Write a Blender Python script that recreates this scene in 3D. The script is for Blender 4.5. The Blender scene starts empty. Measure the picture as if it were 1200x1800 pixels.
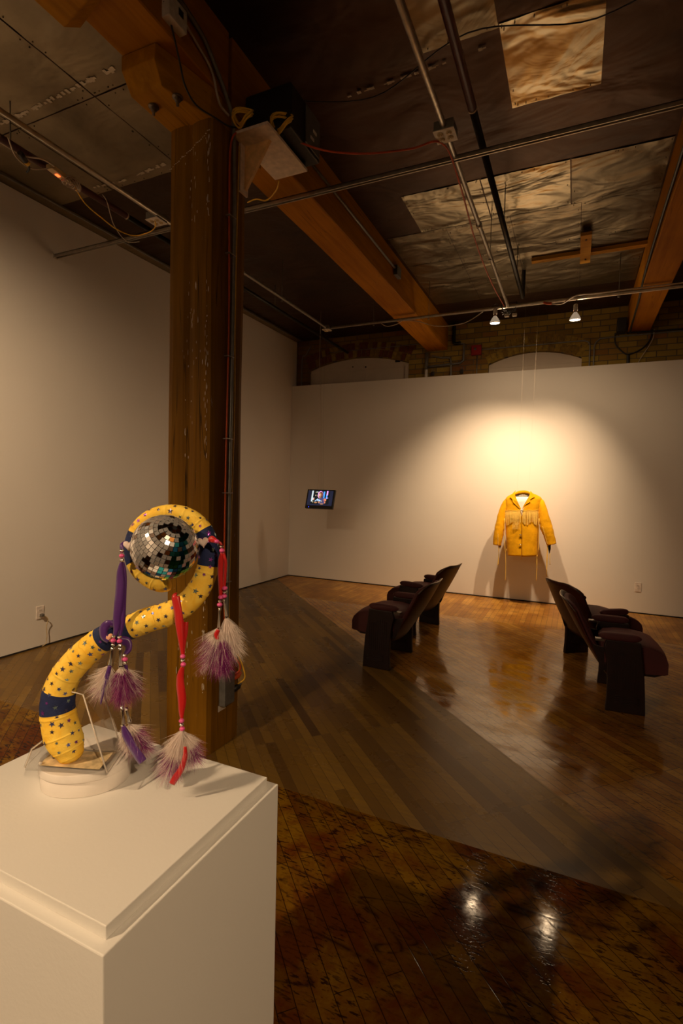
import bpy, bmesh, math, random
from mathutils import Vector, Matrix, noise
random.seed(7)
PI = math.pi
sc = bpy.context.scene
col = sc.collection

# ------------------------------------------------------------------ camera
F = 894.405                                   # focal length in pixels of the 1200x1800 frame
YAW, PITCH, ROLL = 0.427769, -0.0488389, 0.0244125
CAM = Vector((0, 0, 1.5))
cf = Vector((-math.sin(YAW) * math.cos(PITCH), math.cos(YAW) * math.cos(PITCH), math.sin(PITCH)))
r0 = Vector((math.cos(YAW), math.sin(YAW), 0)); u0 = r0.cross(cf)
cr = r0 * math.cos(ROLL) + u0 * math.sin(ROLL)
cu = -r0 * math.sin(ROLL) + u0 * math.cos(ROLL)
cd = bpy.data.cameras.new('camera'); cam = bpy.data.objects.new('camera', cd); col.objects.link(cam)
cd.sensor_fit = 'VERTICAL'; cd.sensor_height = 36; cd.lens = F / 1800 * 36; cd.clip_start = 0.02
cam.matrix_world = Matrix(((cr.x, cu.x, -cf.x, CAM.x), (cr.y, cu.y, -cf.y, CAM.y), (cr.z, cu.z, -cf.z, CAM.z), (0, 0, 0, 1)))
sc.camera = cam

def ray(x, y): return cf + cr * ((x - 600) / F) - cu * ((y - 900) / F)
def at(x, y, D): return CAM + ray(x, y) * D                    # a point at depth D
def on(x, y, ax, val):                                          # a point on the world plane axis=val
    d = ray(x, y); return CAM + d * ((val - CAM[ax]) / d[ax])

# ------------------------------------------------------------------ light and exposure
vs = sc.view_settings
sc.display_settings.display_device = 'sRGB'
vs.view_transform = 'Standard'; vs.look = 'None'; vs.gamma = 1; vs.use_curve_mapping = False
vs.exposure = 0.0
WARM = (1.0, 0.69, 0.40)
w = bpy.data.worlds.new('world'); sc.world = w; w.use_nodes = True
w.node_tree.nodes['Background'].inputs[0].default_value = (1.0, 0.7, 0.45, 1)
w.node_tree.nodes['Background'].inputs[1].default_value = 0.0
sc.cycles.max_bounces = 10; sc.cycles.diffuse_bounces = 5; sc.cycles.glossy_bounces = 5
sc.cycles.transmission_bounces = 8; sc.cycles.transparent_max_bounces = 12
sc.cycles.caustics_reflective = False; sc.cycles.caustics_refractive = False
sc.cycles.sample_clamp_indirect = 3.0

def spot(name, loc, target, power, angle, blend=1.0, color=WARM, size=0.03):
    l = bpy.data.lights.new(name, 'SPOT'); l.energy = power; l.color = color
    l.spot_size = math.radians(angle); l.spot_blend = blend; l.shadow_soft_size = size
    o = bpy.data.objects.new(name, l); col.objects.link(o); o.location = loc
    d = (Vector(target) - Vector(loc)).normalized()
    o.rotation_euler = d.to_track_quat('-Z', 'Y').to_euler()
    return o
BULB1 = Vector((-0.874, 5.86, 3.345)); BULB2 = Vector((-0.070, 5.86, 3.290))
JT = Vector((-0.62, 7.1, 1.25))
AIM1, AIM2 = Vector((-1.22, 7.3, .95)), Vector((-0.70, 7.3, .95))
for B, A in ((BULB1, AIM1), (BULB2, AIM2)):
    d = (A - B).normalized()
    spot('bulb_beam', B + Vector((0, 0, -0.03)), A, 245, 80, 1.0, size=0.035)
    spot('bulb_spill', B + Vector((0, 0, -0.03)), B + Vector((-.05, 0.25, -1)), 21, 172, 0.55, size=0.03)
    spot('bulb_leak', B + Vector((0, .075, .02)), B + Vector((0, .5, 1)), 2.6, 178, 0.3, size=0.03)
# flood lamps out of view; the last two are added to lift the room
FLOODS = [(Vector((-2.05, -1.65, 3.33)), Vector((-.95, .75, 1.05)), 430, 66),
          (Vector((-2.45, .25, 3.33)), Vector((-4.3, 1.9, 1.2)), 540, 98),
          (Vector((2.0, -1.3, 3.33)), Vector((-.62, .6, .80)), 430, 32),
          (Vector((-1.0, -3.4, 3.33)), Vector((-1.2, -5.0, 1.5)), 260, 140),
          (Vector((3.6, -1.5, 3.33)), Vector((5.2, -1.4, 1.5)), 130, 140)]
for B, A, P_, ang in FLOODS:
    spot('flood_beam', B + (A - B).normalized() * 0.03, A, P_, ang, 1.0, size=0.045)

# ------------------------------------------------------------------ mesh helpers
class MB:
    def __init__(s): s.v = []; s.f = []; s.mi = []; s.sm = []
    def add(s, vs_, fs, mi=0, smooth=False):
        b = len(s.v); s.v += [tuple(v) for v in vs_]
        for f in fs: s.f.append([b + i for i in f]); s.mi.append(mi); s.sm.append(smooth)
        return s
    def box(s, lo, hi, mi=0):
        x0, y0, z0 = lo; x1, y1, z1 = hi
        return s.add([(x0,y0,z0),(x1,y0,z0),(x1,y1,z0),(x0,y1,z0),(x0,y0,z1),(x1,y0,z1),(x1,y1,z1),(x0,y1,z1)],
            [(0,3,2,1),(4,5,6,7),(0,1,5,4),(1,2,6,5),(2,3,7,6),(3,0,4,7)], mi)
    def obox(s, c, ax, ay, az, mi=0):          # half-axis vectors
        c = Vector(c); P = [c + ax*i + ay*j + az*k for k in (-1,1) for j in (-1,1) for i in (-1,1)]
        return s.add(P, [(0,2,3,1),(4,5,7,6),(0,1,5,4),(1,3,7,5),(3,2,6,7),(2,0,4,6)], mi)
    def prism(s, pts, d, mi=0, smooth=False):                # polygon points (3D) extruded by vector d
        n = len(pts); d = Vector(d); P = [Vector(p) for p in pts] + [Vector(p) + d for p in pts]
        s.add(P, [list(range(n-1, -1, -1)), list(range(n, 2*n))] , mi)
        b = len(s.v) - 2*n
        for i in range(n):
            j = (i + 1) % n; s.f.append([b+i, b+j, b+n+j, b+n+i]); s.mi.append(mi); s.sm.append(smooth)
        return s
    def tube(s, pts, r, seg=10, mi=0, cap=True, ell=None, up=None):
        pts = [Vector(p) for p in pts]; n = len(pts)
        rr = r if isinstance(r, (list, tuple)) else [r] * n
        T = []
        for i in range(n):
            t = (pts[min(i+1, n-1)] - pts[max(i-1, 0)])
            T.append(t.normalized() if t.length > 1e-9 else Vector((0,0,1)))
        ref = Vector(up) if up else (Vector((0,0,1)) if abs(T[0].z) < .9 else Vector((1,0,0)))
        N = (ref - T[0] * ref.dot(T[0])).normalized()
        V = []
        for i in range(n):
            N = (N - T[i] * N.dot(T[i])).normalized(); B = T[i].cross(N)
            e = ell if ell else 1.0
            for k in range(seg):
                a = 2*PI*k/seg; V.append(pts[i] + (N*math.cos(a)*e + B*math.sin(a)) * rr[i])
        Fc = [(i*seg+k, i*seg+(k+1)%seg, (i+1)*seg+(k+1)%seg, (i+1)*seg+k) for i in range(n-1) for k in range(seg)]
        s.add(V, Fc, mi, True)
        if cap:
            b = len(s.v) - len(V)
            s.f.append([b+k for k in range(seg-1, -1, -1)]); s.mi.append(mi); s.sm.append(False)
            s.f.append([b+(n-1)*seg+k for k in range(seg)]); s.mi.append(mi); s.sm.append(False)
        return s
    def lathe(s, base, axis, prof, seg=20, mi=0):            # prof: (radius, height)
        base = Vector(base); a = Vector(axis).normalized()
        e = Vector((1,0,0)) if abs(a.x) < .8 else Vector((0,1,0))
        n = (e - a*e.dot(a)).normalized(); b_ = a.cross(n)
        V = [base + a*h + (n*math.cos(2*PI*k/seg) + b_*math.sin(2*PI*k/seg)) * r for r, h in prof for k in range(seg)]
        s.add(V, [(i*seg+k, i*seg+(k+1)%seg, (i+1)*seg+(k+1)%seg, (i+1)*seg+k) for i in range(len(prof)-1) for k in range(seg)], mi, True)
        return s
    def grid(s, rows, mi=0, smooth=True, closed=False):
        nr, nc = len(rows), len(rows[0]); V = [p for r in rows for p in r]
        m = nc if closed else nc - 1
        return s.add(V, [(i*nc+k, i*nc+(k+1)%nc, (i+1)*nc+(k+1)%nc, (i+1)*nc+k) for i in range(nr-1) for k in range(m)], mi, smooth)
    def ball(s, c, r, seg=12, rings=8, mi=0, sz=1.0):
        c = Vector(c)
        rows = [[c + Vector((math.cos(2*PI*k/seg)*math.sin(PI*i/rings)*r, math.sin(2*PI*k/seg)*math.sin(PI*i/rings)*r, math.cos(PI*i/rings)*r*sz)) for k in range(seg)] for i in range(rings+1)]
        return s.grid(rows, mi, True, True)
    def build(s, name, mats, parent=None, origin=None, bevel=0, solid=0, subsurf=0, weld=False):
        o_ = Vector(origin) if origin is not None else Vector((0,0,0))
        me = bpy.data.meshes.new(name)
        me.from_pydata([tuple(Vector(v) - o_) for v in s.v], [], s.f)
        if not isinstance(mats, (list, tuple)): mats = [mats]
        for m in mats: me.materials.append(m)
        me.polygons.foreach_set('material_index', s.mi); me.polygons.foreach_set('use_smooth', s.sm)
        me.update()
        ob = bpy.data.objects.new(name, me); col.objects.link(ob)
        if weld:
            bm = bmesh.new(); bm.from_mesh(me); bmesh.ops.remove_doubles(bm, verts=bm.verts, dist=1e-5)
            bmesh.ops.recalc_face_normals(bm, faces=bm.faces); bm.to_mesh(me); bm.free()
        ob.location = o_
        if parent: ob.parent = parent; ob.location = o_ - (Vector(parent['wp']) if 'wp' in parent else Vector((0,0,0)))
        ob['wp'] = tuple(o_) if origin is not None else (0.0, 0.0, 0.0)
        if solid: m = ob.modifiers.new('solid', 'SOLIDIFY'); m.thickness = solid; m.offset = 0
        if bevel: m = ob.modifiers.new('bevel', 'BEVEL'); m.width = bevel; m.segments = 2; m.limit_method = 'ANGLE'
        if subsurf: m = ob.modifiers.new('sub', 'SUBSURF'); m.levels = m.render_levels = subsurf
        return ob

def tag(o, label=None, cat=None, group=None, kind=None):
    if label: o['label'] = label
    if cat: o['category'] = cat
    if group: o['group'] = group
    if kind: o['kind'] = kind
    return o
def empty(name, loc, label, cat, group=None):
    o = bpy.data.objects.new(name, None); col.objects.link(o); o.location = loc; o['wp'] = tuple(loc)
    o.empty_display_size = .05
    return tag(o, label, cat, group)
def structure(o): o['kind'] = 'structure'; return o
def arc(p, q, sag, n=14):
    p, q = Vector(p), Vector(q)
    return [p.lerp(q, t/n) - Vector((0,0,sag*4*(t/n)*(1-t/n))) for t in range(n+1)]
def smooth_path(P, n=8):                                    # Catmull-Rom
    P = [Vector(p) for p in P]; out = []
    for i in range(len(P)-1):
        a = P[max(i-1,0)]; b = P[i]; c = P[i+1]; d = P[min(i+2, len(P)-1)]
        for k in range(n):
            t = k/n; out.append(0.5*((2*b) + (c-a)*t + (2*a-5*b+4*c-d)*t*t + (3*b-a-3*c+d)*t**3))
    out.append(P[-1]); return out

# ------------------------------------------------------------------ materials
class NT:
    def __init__(s, name):
        s.m = bpy.data.materials.new(name); s.m.use_nodes = True; s.t = s.m.node_tree
        s.b = s.t.nodes['Principled BSDF']; s.out = s.t.nodes['Material Output']
    def n(s, typ, **k):
        x = s.t.nodes.new(typ)
        for a, v in k.items(): setattr(x, a, v)
        return x
    def set(s, x, **k):
        for a, v in k.items(): x.inputs[a.replace('_', ' ')].default_value = v
        return x
    def l(s, a, b): s.t.links.new(a, b)
    def coord(s, scale=(1,1,1), rot=(0,0,0), out='Object'):
        c = s.n('ShaderNodeTexCoord'); m = s.n('ShaderNodeMapping'); s.l(c.outputs[out], m.inputs[0])
        m.inputs['Scale'].default_value = scale; m.inputs['Rotation'].default_value = rot
        return m.outputs[0]
    def noise(s, vec, scale, detail=4, rough=.5, dist=0):
        x = s.n('ShaderNodeTexNoise'); s.l(vec, x.inputs['Vector'])
        x.inputs['Scale'].default_value = scale; x.inputs['Detail'].default_value = detail
        x.inputs['Roughness'].default_value = rough; x.inputs['Distortion'].default_value = dist
        return x.outputs['Fac']
    def ramp(s, fac, stops, interp='LINEAR'):
        x = s.n('ShaderNodeValToRGB'); s.l(fac, x.inputs[0]); e = x.color_ramp.elements; x.color_ramp.interpolation = interp
        while len(e) < len(stops): e.new(.5)
        for i, (p, c) in enumerate(stops):
            e[i].position = p; e[i].color = (c if isinstance(c, tuple) else (c, c, c)) + ((1,) if not isinstance(c, tuple) or len(c) == 3 else ())
        return x.outputs[0]
    def mix(s, fac, a, b, mode='MIX'):
        x = s.n('ShaderNodeMix', data_type='RGBA', blend_type=mode)
        for sock, v in ((x.inputs[0], fac), (x.inputs[6], a), (x.inputs[7], b)):
            if isinstance(v, (int, float)): sock.default_value = v
            elif isinstance(v, tuple): sock.default_value = v + (1,) if len(v) == 3 else v
            else: s.l(v, sock)
        return x.outputs[2]
    def math(s, op, a, b=None, c=None):
        x = s.n('ShaderNodeMath', operation=op)
        for i, v in enumerate((a, b, c)):
            if v is None: continue
            if isinstance(v, (int, float)): x.inputs[i].default_value = v
            else: s.l(v, x.inputs[i])
        return x.outputs[0]
    def bump(s, h, strength=.3, dist=.01):
        x = s.n('ShaderNodeBump'); s.l(h, x.inputs['Height']); x.inputs['Strength'].default_value = strength
        x.inputs['Distance'].default_value = dist; s.l(x.outputs[0], s.b.inputs['Normal']); return x
    def base(s, v):
        if isinstance(v, tuple): s.b.inputs['Base Color'].default_value = v + (1,)
        else: s.l(v, s.b.inputs['Base Color'])
    def rough(s, v):
        if isinstance(v, (int, float)): s.b.inputs['Roughness'].default_value = v
        else: s.l(v, s.b.inputs['Roughness'])

def plain(name, c, rough=.5, metal=0, var=.15, scale=30, bump=0, spec=.5):
    k = NT(name); v = k.coord(); nz = k.noise(v, scale, 3)
    a = tuple(x*(1-var) for x in c); b = tuple(min(1, x*(1+var)) for x in c)
    k.base(k.ramp(nz, [(.3, a), (.7, b)])); k.rough(rough); k.b.inputs['Metallic'].default_value = metal
    k.b.inputs['Specular IOR Level'].default_value = spec
    if bump: k.bump(nz, bump, .002)
    return k.m
def emit(name, c, st):
    k = NT(name); k.base((0,0,0)); k.b.inputs['Emission Color'].default_value = c + (1,); k.b.inputs['Emission Strength'].default_value = st
    return k.m

def wall_paint(name, c=(.80,.76,.71)):
    k = NT(name); v = k.coord(); a = k.noise(v, .9, 3); b = k.noise(v, 140, 3)
    k.base(k.mix(k.ramp(a, [(.35, 0.0), (.7, 1.0)]), c, tuple(x*.94 for x in c)))
    k.rough(.6); k.bump(b, .12, .002); return k.m
M = {}
M['wall'] = wall_paint('gallery_wall_paint')
M['pedestal'] = wall_paint('pedestal_paint', (.74,.72,.68))
M['board'] = plain('window_board_paint', (.60,.50,.40), .6, 0, .04, 6)

def timber(name, axis=2, c1=(.095,.038,.002), c2=(.25,.115,.006), flecks=0.0, crack=.5):
    k = NT(name); sclv = [9, 9, 9]; sclv[axis] = .55
    v = k.coord(tuple(sclv)); g = k.noise(v, 2.2, 8, .62, .35); v2 = k.coord(); big = k.noise(v2, 1.7, 3)
    c = k.ramp(g, [(.28, c1), (.72, c2)])
    c = k.mix(k.ramp(big, [(.35, 0.0), (.75, .55)]), c, tuple(x*1.25 for x in c2))
    scl2 = [14, 14, 14]; scl2[axis] = .35
    cr_ = k.noise(k.coord(tuple(scl2)), 1.3, 2, .5, .5)
    cm = k.ramp(k.math('ABSOLUTE', k.math('SUBTRACT', cr_, .5)), [(0.0, 1.0), (.012, 0.0)])
    cm = k.math('MULTIPLY', cm, k.ramp(big, [(.45, 0.0), (.6, 1.0)]))
    c = k.mix(k.math('MULTIPLY', cm, crack), c, (.006, .003, .001))
    if flecks:
        scl3 = [26, 26, 26]; scl3[axis] = 5
        fl = k.noise(k.coord(tuple(scl3)), 1.6, 5, .7)
        fm = k.math('MULTIPLY', k.ramp(fl, [(.66, 0.0), (.70, 1.0)]), k.ramp(k.noise(k.coord((7,7,1.2)), 1.1, 2), [(.52, 0.0), (.62, flecks)]))
        c = k.mix(fm, c, (.38,.33,.27))
    k.base(c); k.rough(.62); k.b.inputs['Specular IOR Level'].default_value = .12; k.bump(g, .35, .004); return k.m
M['post'] = timber('post_timber', 2, flecks=.8, crack=.9)
M['beam'] = timber('beam_timber', 1, (.25,.085,.001), (.46,.185,.003))
M['bolster'] = timber('bolster_timber', 1, (.26,.10,.001), (.50,.225,.004))
M['batten'] = timber('batten_timber', 0, (.34,.15,.012), (.60,.30,.03))

def floor_mat():
    k = NT('maple_board_floor')
    def boards(rot, w=.95, h=.057):
        v = k.coord(rot=(0, 0, rot)); br = k.n('ShaderNodeTexBrick'); k.l(v, br.inputs['Vector'])
        br.offset = .41; br.offset_frequency = 3; br.squash = 1
        for nme, val in (('Color1', (0,0,0,1)), ('Color2', (1,1,1,1)), ('Mortar', (.5,.5,.5,1)), ('Scale', 1.0), ('Mortar Size', .0017), ('Mortar Smooth', .3), ('Bias', 0.0), ('Brick Width', w), ('Row Height', h)):
            br.inputs[nme].default_value = val
        return v, br.outputs['Color'], br.outputs['Fac']
    vA, rA, jA = boards(math.radians(45)); vB, rB, jB = boards(math.radians(90))
    xyz = k.n('ShaderNodeSeparateXYZ'); k.l(k.coord(), xyz.inputs[0]); X, Y = xyz.outputs[0], xyz.outputs[1]
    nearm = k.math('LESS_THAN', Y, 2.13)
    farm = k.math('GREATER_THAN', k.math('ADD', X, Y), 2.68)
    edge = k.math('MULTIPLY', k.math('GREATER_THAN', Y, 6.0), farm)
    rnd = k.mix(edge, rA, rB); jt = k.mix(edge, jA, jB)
    # grain
    gA = k.noise(k.coord((1.6, 26, 1), (0, 0, math.radians(45))), 2.2, 6, .6, .4)
    gw = k.coord()
    big = k.noise(gw, 1.1, 4, .6); blot = k.noise(gw, 3.1, 5, .65)
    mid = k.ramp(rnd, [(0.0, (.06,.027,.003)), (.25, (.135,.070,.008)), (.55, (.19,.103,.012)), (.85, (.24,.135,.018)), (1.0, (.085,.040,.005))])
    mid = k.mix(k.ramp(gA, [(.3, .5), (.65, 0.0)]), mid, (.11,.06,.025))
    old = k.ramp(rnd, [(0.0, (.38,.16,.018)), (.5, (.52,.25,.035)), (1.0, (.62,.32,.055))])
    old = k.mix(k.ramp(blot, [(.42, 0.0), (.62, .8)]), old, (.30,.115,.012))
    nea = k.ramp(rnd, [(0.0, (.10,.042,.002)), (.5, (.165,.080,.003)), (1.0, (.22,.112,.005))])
    redm = k.ramp(k.noise(gw, 2.3, 6, .7, .4), [(.44, 0.0), (.58, .85)])
    nea = k.mix(redm, nea, (.085,.012,.001))
    # dings running with the boards and long scratches
    dn = k.noise(k.coord((22, 85, 1), (0, 0, math.radians(45))), 1.0, 3, .6)
    dm = k.math('MULTIPLY', k.ramp(dn, [(.545, 0.0), (.60, 1.0)]), k.ramp(blot, [(.40, .15), (.55, 1.0)]))
    scr = None
    for ang, sc_, off in ((12, 1.1, 0), (70, .9, 3), (-25, .8, 7), (115, 1.0, 11)):
        mp = k.n('ShaderNodeMapping'); k.l(k.coord(), mp.inputs[0]); mp.inputs['Rotation'].default_value = (0, 0, math.radians(ang)); mp.inputs['Scale'].default_value = (.55*sc_, 3.2*sc_, 1); mp.inputs['Location'].default_value = (off, off*.7, 0)
        s_ = k.noise(mp.outputs[0], 1.0, 1.5, .4, .15)
        line = k.ramp(k.math('ABSOLUTE', k.math('SUBTRACT', s_, .5)), [(0.0, 1.0), (.005, 0.0)])
        line = k.math('MULTIPLY', line, k.ramp(k.noise(k.coord(), 4.0 + off*.3, 4, .7), [(.47, 0.0), (.56, 1.0)]))
        scr = line if scr is None else k.math('MAXIMUM', scr, line)
    marks = k.math('MAXIMUM', dm, scr)
    nea = k.mix(k.math('MULTIPLY', marks, .92), nea, (.014,.003,.002))
    old = k.mix(k.math('MULTIPLY', scr, .55), old, (.05,.02,.01))
    old = k.mix(k.math('MULTIPLY', dm, .35), old, (.08,.03,.012))
    mid = k.mix(k.math('MULTIPLY', scr, .12), mid, (.06,.03,.015))
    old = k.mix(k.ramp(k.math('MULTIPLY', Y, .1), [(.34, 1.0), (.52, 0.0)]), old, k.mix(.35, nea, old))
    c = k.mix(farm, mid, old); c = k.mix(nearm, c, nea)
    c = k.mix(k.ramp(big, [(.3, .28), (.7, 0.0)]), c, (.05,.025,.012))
    jd = k.math('MULTIPLY', jt, k.math('ADD', k.math('MULTIPLY', k.math('MAXIMUM', farm, nearm), .3), .6))
    c = k.mix(jd, c, (.012,.006,.003)); k.base(c)
    patch = k.ramp(k.noise(k.coord((1,2.6,1), (0,0,math.radians(45))), 2.6, 7, .68), [(.46, .07), (.54, .24)])
    r_old = k.mix(edge, patch, (.42,.42,.42))
    r_mid = k.ramp(blot, [(.3, .24), (.7, .34)])
    r_near = k.ramp(k.noise(gw, 18, 5, .7), [(.3, .04), (.7, .12)])
    r = k.mix(farm, r_mid, r_old); r = k.mix(nearm, r, r_near); k.rough(r)
    sp_ = k.mix(farm, (.22,)*3, (.5,)*3); sp_ = k.mix(nearm, sp_, (.08,)*3); k.l(sp_, k.b.inputs['Specular IOR Level'])
    h = k.math('SUBTRACT', k.math('MULTIPLY', rnd, .25), jt)
    h = k.math('SUBTRACT', h, k.math('MULTIPLY', marks, .15))
    h = k.math('ADD', h, k.math('MULTIPLY', k.noise(gw, 9, 3, .5), .9))
    k.bump(h, .09, .004)
    return k.m
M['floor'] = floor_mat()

def tin(name, c, metal, rough, wav=.5, dirt=.6):
    k = NT(name); v = k.coord(); a = k.noise(v, 3.2, 4, .55, .6); d = k.noise(v, 1.3, 5, .6)
    f = k.noise(k.coord((1, 1.7, 1)), 1.7, 3, .45, .6)
    cc = k.mix(k.ramp(d, [(.38, dirt), (.66, 0.0)]), c, tuple(x*.35 for x in c))
    st = k.noise(v, 22, 5, .7)
    cc = k.mix(k.ramp(st, [(.62, 0.0), (.75, .35)]), cc, (.08,.04,.02))
    k.base(cc); k.b.inputs['Metallic'].default_value = metal; k.rough(rough)
    k.bump(k.math('ADD', f, k.math('MULTIPLY', a, .15)), wav, .06)
    return k.m
M['tin_dark'] = tin('dark_tin_ceiling', (.085,.045,.026), .75, .42, .5)
M['tin_grey'] = tin('grey_tin_sheet', (.36,.28,.17), .55, .42, .6, .65)
M['tin_bright'] = tin('bright_tin_sheet', (.46,.39,.26), .88, .24, .95, .45)
M['tin_mid'] = tin('dull_tin_sheet', (.27,.22,.14), .82, .30, .9, .55)
M['paint_scrap'] = plain('peeling_white_paint', (.60,.52,.40), .7)

def brick_mat():
    k = NT('yellow_brick'); c = k.n('ShaderNodeTexCoord'); sp = k.n('ShaderNodeSeparateXYZ'); k.l(c.outputs['Object'], sp.inputs[0])
    cb = k.n('ShaderNodeCombineXYZ'); k.l(sp.outputs[0], cb.inputs[0]); k.l(sp.outputs[2], cb.inputs[1])
    br = k.n('ShaderNodeTexBrick'); k.l(cb.outputs[0], br.inputs[0])
    for nme, val in (('Color1', (0,0,0,1)), ('Color2', (1,1,1,1)), ('Mortar', (.5,.5,.5,1)), ('Scale', 1.0), ('Mortar Size', .006), ('Mortar Smooth', .4), ('Bias', 0.0), ('Brick Width', .215), ('Row Height', .075)):
        br.inputs[nme].default_value = val
    base = k.ramp(br.outputs['Color'], [(0.0, (.19,.11,.010)), (.45, (.28,.175,.018)), (.85, (.33,.22,.03)), (1.0, (.20,.07,.01))])
    red = k.ramp(k.noise(cb.outputs[0], 1.1, 3), [(.55, 0.0), (.65, .6)])
    base = k.mix(red, base, (.15,.038,.014))
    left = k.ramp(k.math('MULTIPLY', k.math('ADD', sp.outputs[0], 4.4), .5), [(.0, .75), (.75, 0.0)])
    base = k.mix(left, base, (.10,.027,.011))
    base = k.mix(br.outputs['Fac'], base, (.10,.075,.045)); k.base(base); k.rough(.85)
    h = k.math('SUBTRACT', k.math('MULTIPLY', k.noise(cb.outputs[0], 30, 4), .5), br.outputs['Fac'])
    k.bump(h, .7, .008); return k.m
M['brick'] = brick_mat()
M['brick_y'] = plain('arch_brick_yellow', (.28,.175,.02), .85, 0, .3, 20, .5)
M['brick_o'] = plain('arch_brick_ochre', (.20,.115,.015), .85, 0, .3, 20, .5)
M['brick_r'] = plain('arch_brick_red', (.13,.035,.013), .85, 0, .3, 20, .5)
M['dark_gap'] = plain('dark_gap', (.012,.008,.006), .8)
M['steel'] = plain('galvanised_steel', (.52,.47,.40), .38, .9, .15, 25)
M['steel_dull'] = plain('dull_conduit', (.22,.21,.19), .5, .6, .15, 25)
M['grey_box'] = plain('grey_box_paint', (.14,.135,.125), .5, .2)
M['black'] = plain('black_plastic', (.012,.011,.011), .45)
M['black_pipe'] = plain('black_pipe', (.012,.010,.009), .35, .4)
M['red_pipe'] = plain('red_painted_pipe', (.075,.010,.007), .4)
M['red_alarm'] = plain('red_alarm', (.28,.008,.008), .4)
M['orange_cord'] = plain('orange_cord', (.55,.075,.012), .45)
M['yellow_cord'] = plain('yellow_cord', (.78,.46,.03), .45)
M['white_cord'] = plain('white_cord', (.50,.42,.33), .5)
M['white_plastic'] = plain('white_plastic', (.66,.60,.53), .4)
M['outlet_cream'] = plain('cream_outlet', (.55,.42,.22), .4)
M['shelf'] = plain('shelf_paint', (.82,.68,.56), .5)
M['ply'] = plain('plywood', (.78,.48,.20), .6)
M['silver'] = plain('silver', (.85,.80,.74), .18, 1)
M['bolt'] = plain('rusty_bolt', (.14,.10,.07), .5, .7)

def velvet(name, c):
    k = NT(name); v = k.coord(); n1 = k.noise(v, 9, 3); k.base(k.ramp(n1, [(.3, tuple(x*.75 for x in c)), (.7, c)])); k.rough(.75)
    k.b.inputs['Sheen Weight'].default_value = .12; k.b.inputs['Sheen Roughness'].default_value = .4; k.b.inputs['Sheen Tint'].default_value = (.6,.12,.10,1)
    k.bump(k.noise(v, 300, 2), .2, .001); return k.m
M['velvet'] = velvet('burgundy_velvet', (.060,.006,.008))
M['chair_shell'] = plain('dark_red_shell', (.042,.008,.004), .42, 0, .2, 12, 0, .22)
M['chair_iron'] = plain('dark_cast_iron', (.012,.003,.0025), .5, .3, .3, 30, .4)
M['chrome'] = plain('worn_chrome', (.20,.18,.16), .3, .9)

def suede(name, c):
    k = NT(name); v = k.coord(); n1 = k.noise(v, 7, 5, .6); n2 = k.noise(v, 260, 2)
    k.base(k.ramp(n1, [(.3, tuple(x*.72 for x in c)), (.68, c)])); k.rough(.9); k.b.inputs['Sheen Weight'].default_value = .06
    k.b.inputs['Specular IOR Level'].default_value = .15
    k.bump(k.math('ADD', n2, k.math('MULTIPLY', k.noise(v, 22, 3), 2.5)), .35, .004); return k.m
M['suede'] = suede('mustard_suede', (.90,.45,.004))
M['suede_l'] = suede('pale_suede_fringe', (.97,.66,.14))
M['shirt'] = plain('white_cotton', (.86,.84,.82), .8, 0, .04)
def lining():
    k = NT('paisley_lining'); v = k.coord(); n1 = k.noise(v, 60, 4, .6, 1.5)
    k.base(k.ramp(n1, [(.44, (.09,.08,.07)), (.52, (.50,.45,.38)), (.6, (.11,.09,.08))])); k.rough(.6); return k.m
M['lining'] = lining()

def cloth(name, c, c2):
    k = NT(name); v = k.coord(); a = k.noise(v, 26, 5, .6, .8); b = k.noise(v, 900, 2)
    k.base(k.ramp(a, [(.32, c2), (.6, c)])); k.rough(.75)
    k.b.inputs['Specular IOR Level'].default_value = .25
    k.bump(k.math('ADD', k.noise(k.coord((1,1,1)), 55, 4, .6, 1.0), k.math('MULTIPLY', b, .15)), .35, .004); return k.m
M['cloth_y'] = cloth('yellow_cotton_wrap', (.98,.68,.10), (.95,.55,.04))
M['cloth_b'] = cloth('navy_cotton_wrap', (.020,.030,.105), (.014,.021,.07))
M['star_b'] = plain('blue_foil', (.09,.12,.34), .3, .6)
M['star_p'] = plain('purple_foil', (.28,.06,.38), .3, .6)
M['star_s'] = plain('silver_foil', (.30,.42,.42), .25, .8)
M['star_k'] = plain('dark_foil', (.08,.07,.14), .3, .6)
def ribbon_mat(name, c):
    k = NT(name); k.base(c); k.rough(.34); k.b.inputs['Sheen Weight'].default_value = .3
    k.bump(k.noise(k.coord((1,1,6)), 160, 2), .08, .001); return k.m
M['purple'] = ribbon_mat('purple_satin', (.070,.013,.15))
M['red'] = ribbon_mat('red_satin', (.46,.003,.003))
M['pink'] = plain('pink_bead', (.68,.08,.27), .3)
def gem(name, c):
    k = NT(name); k.base(c); k.rough(.05); k.b.inputs['Transmission Weight'].default_value = .15; k.b.inputs['IOR'].default_value = 1.6
    k.b.inputs['Coat Weight'].default_value = .6; return k.m
M['gem'] = gem('clear_pink_gem', (.95,.78,.72)); M['gem2'] = gem('orange_gem', (.95,.50,.30))
def fluff(name, c):
    k = NT(name); k.base(c); k.rough(.8)
    tr = k.n('ShaderNodeBsdfTranslucent'); tr.inputs[0].default_value = c + (1,)
    mx = k.n('ShaderNodeMixShader'); mx.inputs[0].default_value = .35; k.l(k.b.outputs[0], mx.inputs[1]); k.l(tr.outputs[0], mx.inputs[2]); k.l(mx.outputs[0], k.out.inputs[0]); return k.m
M['fl_w'] = fluff('white_down', (.82,.72,.66)); M['fl_p'] = fluff('magenta_down', (.24,.006,.17)); M['fl_m'] = fluff('pink_down', (.55,.20,.35))
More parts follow.
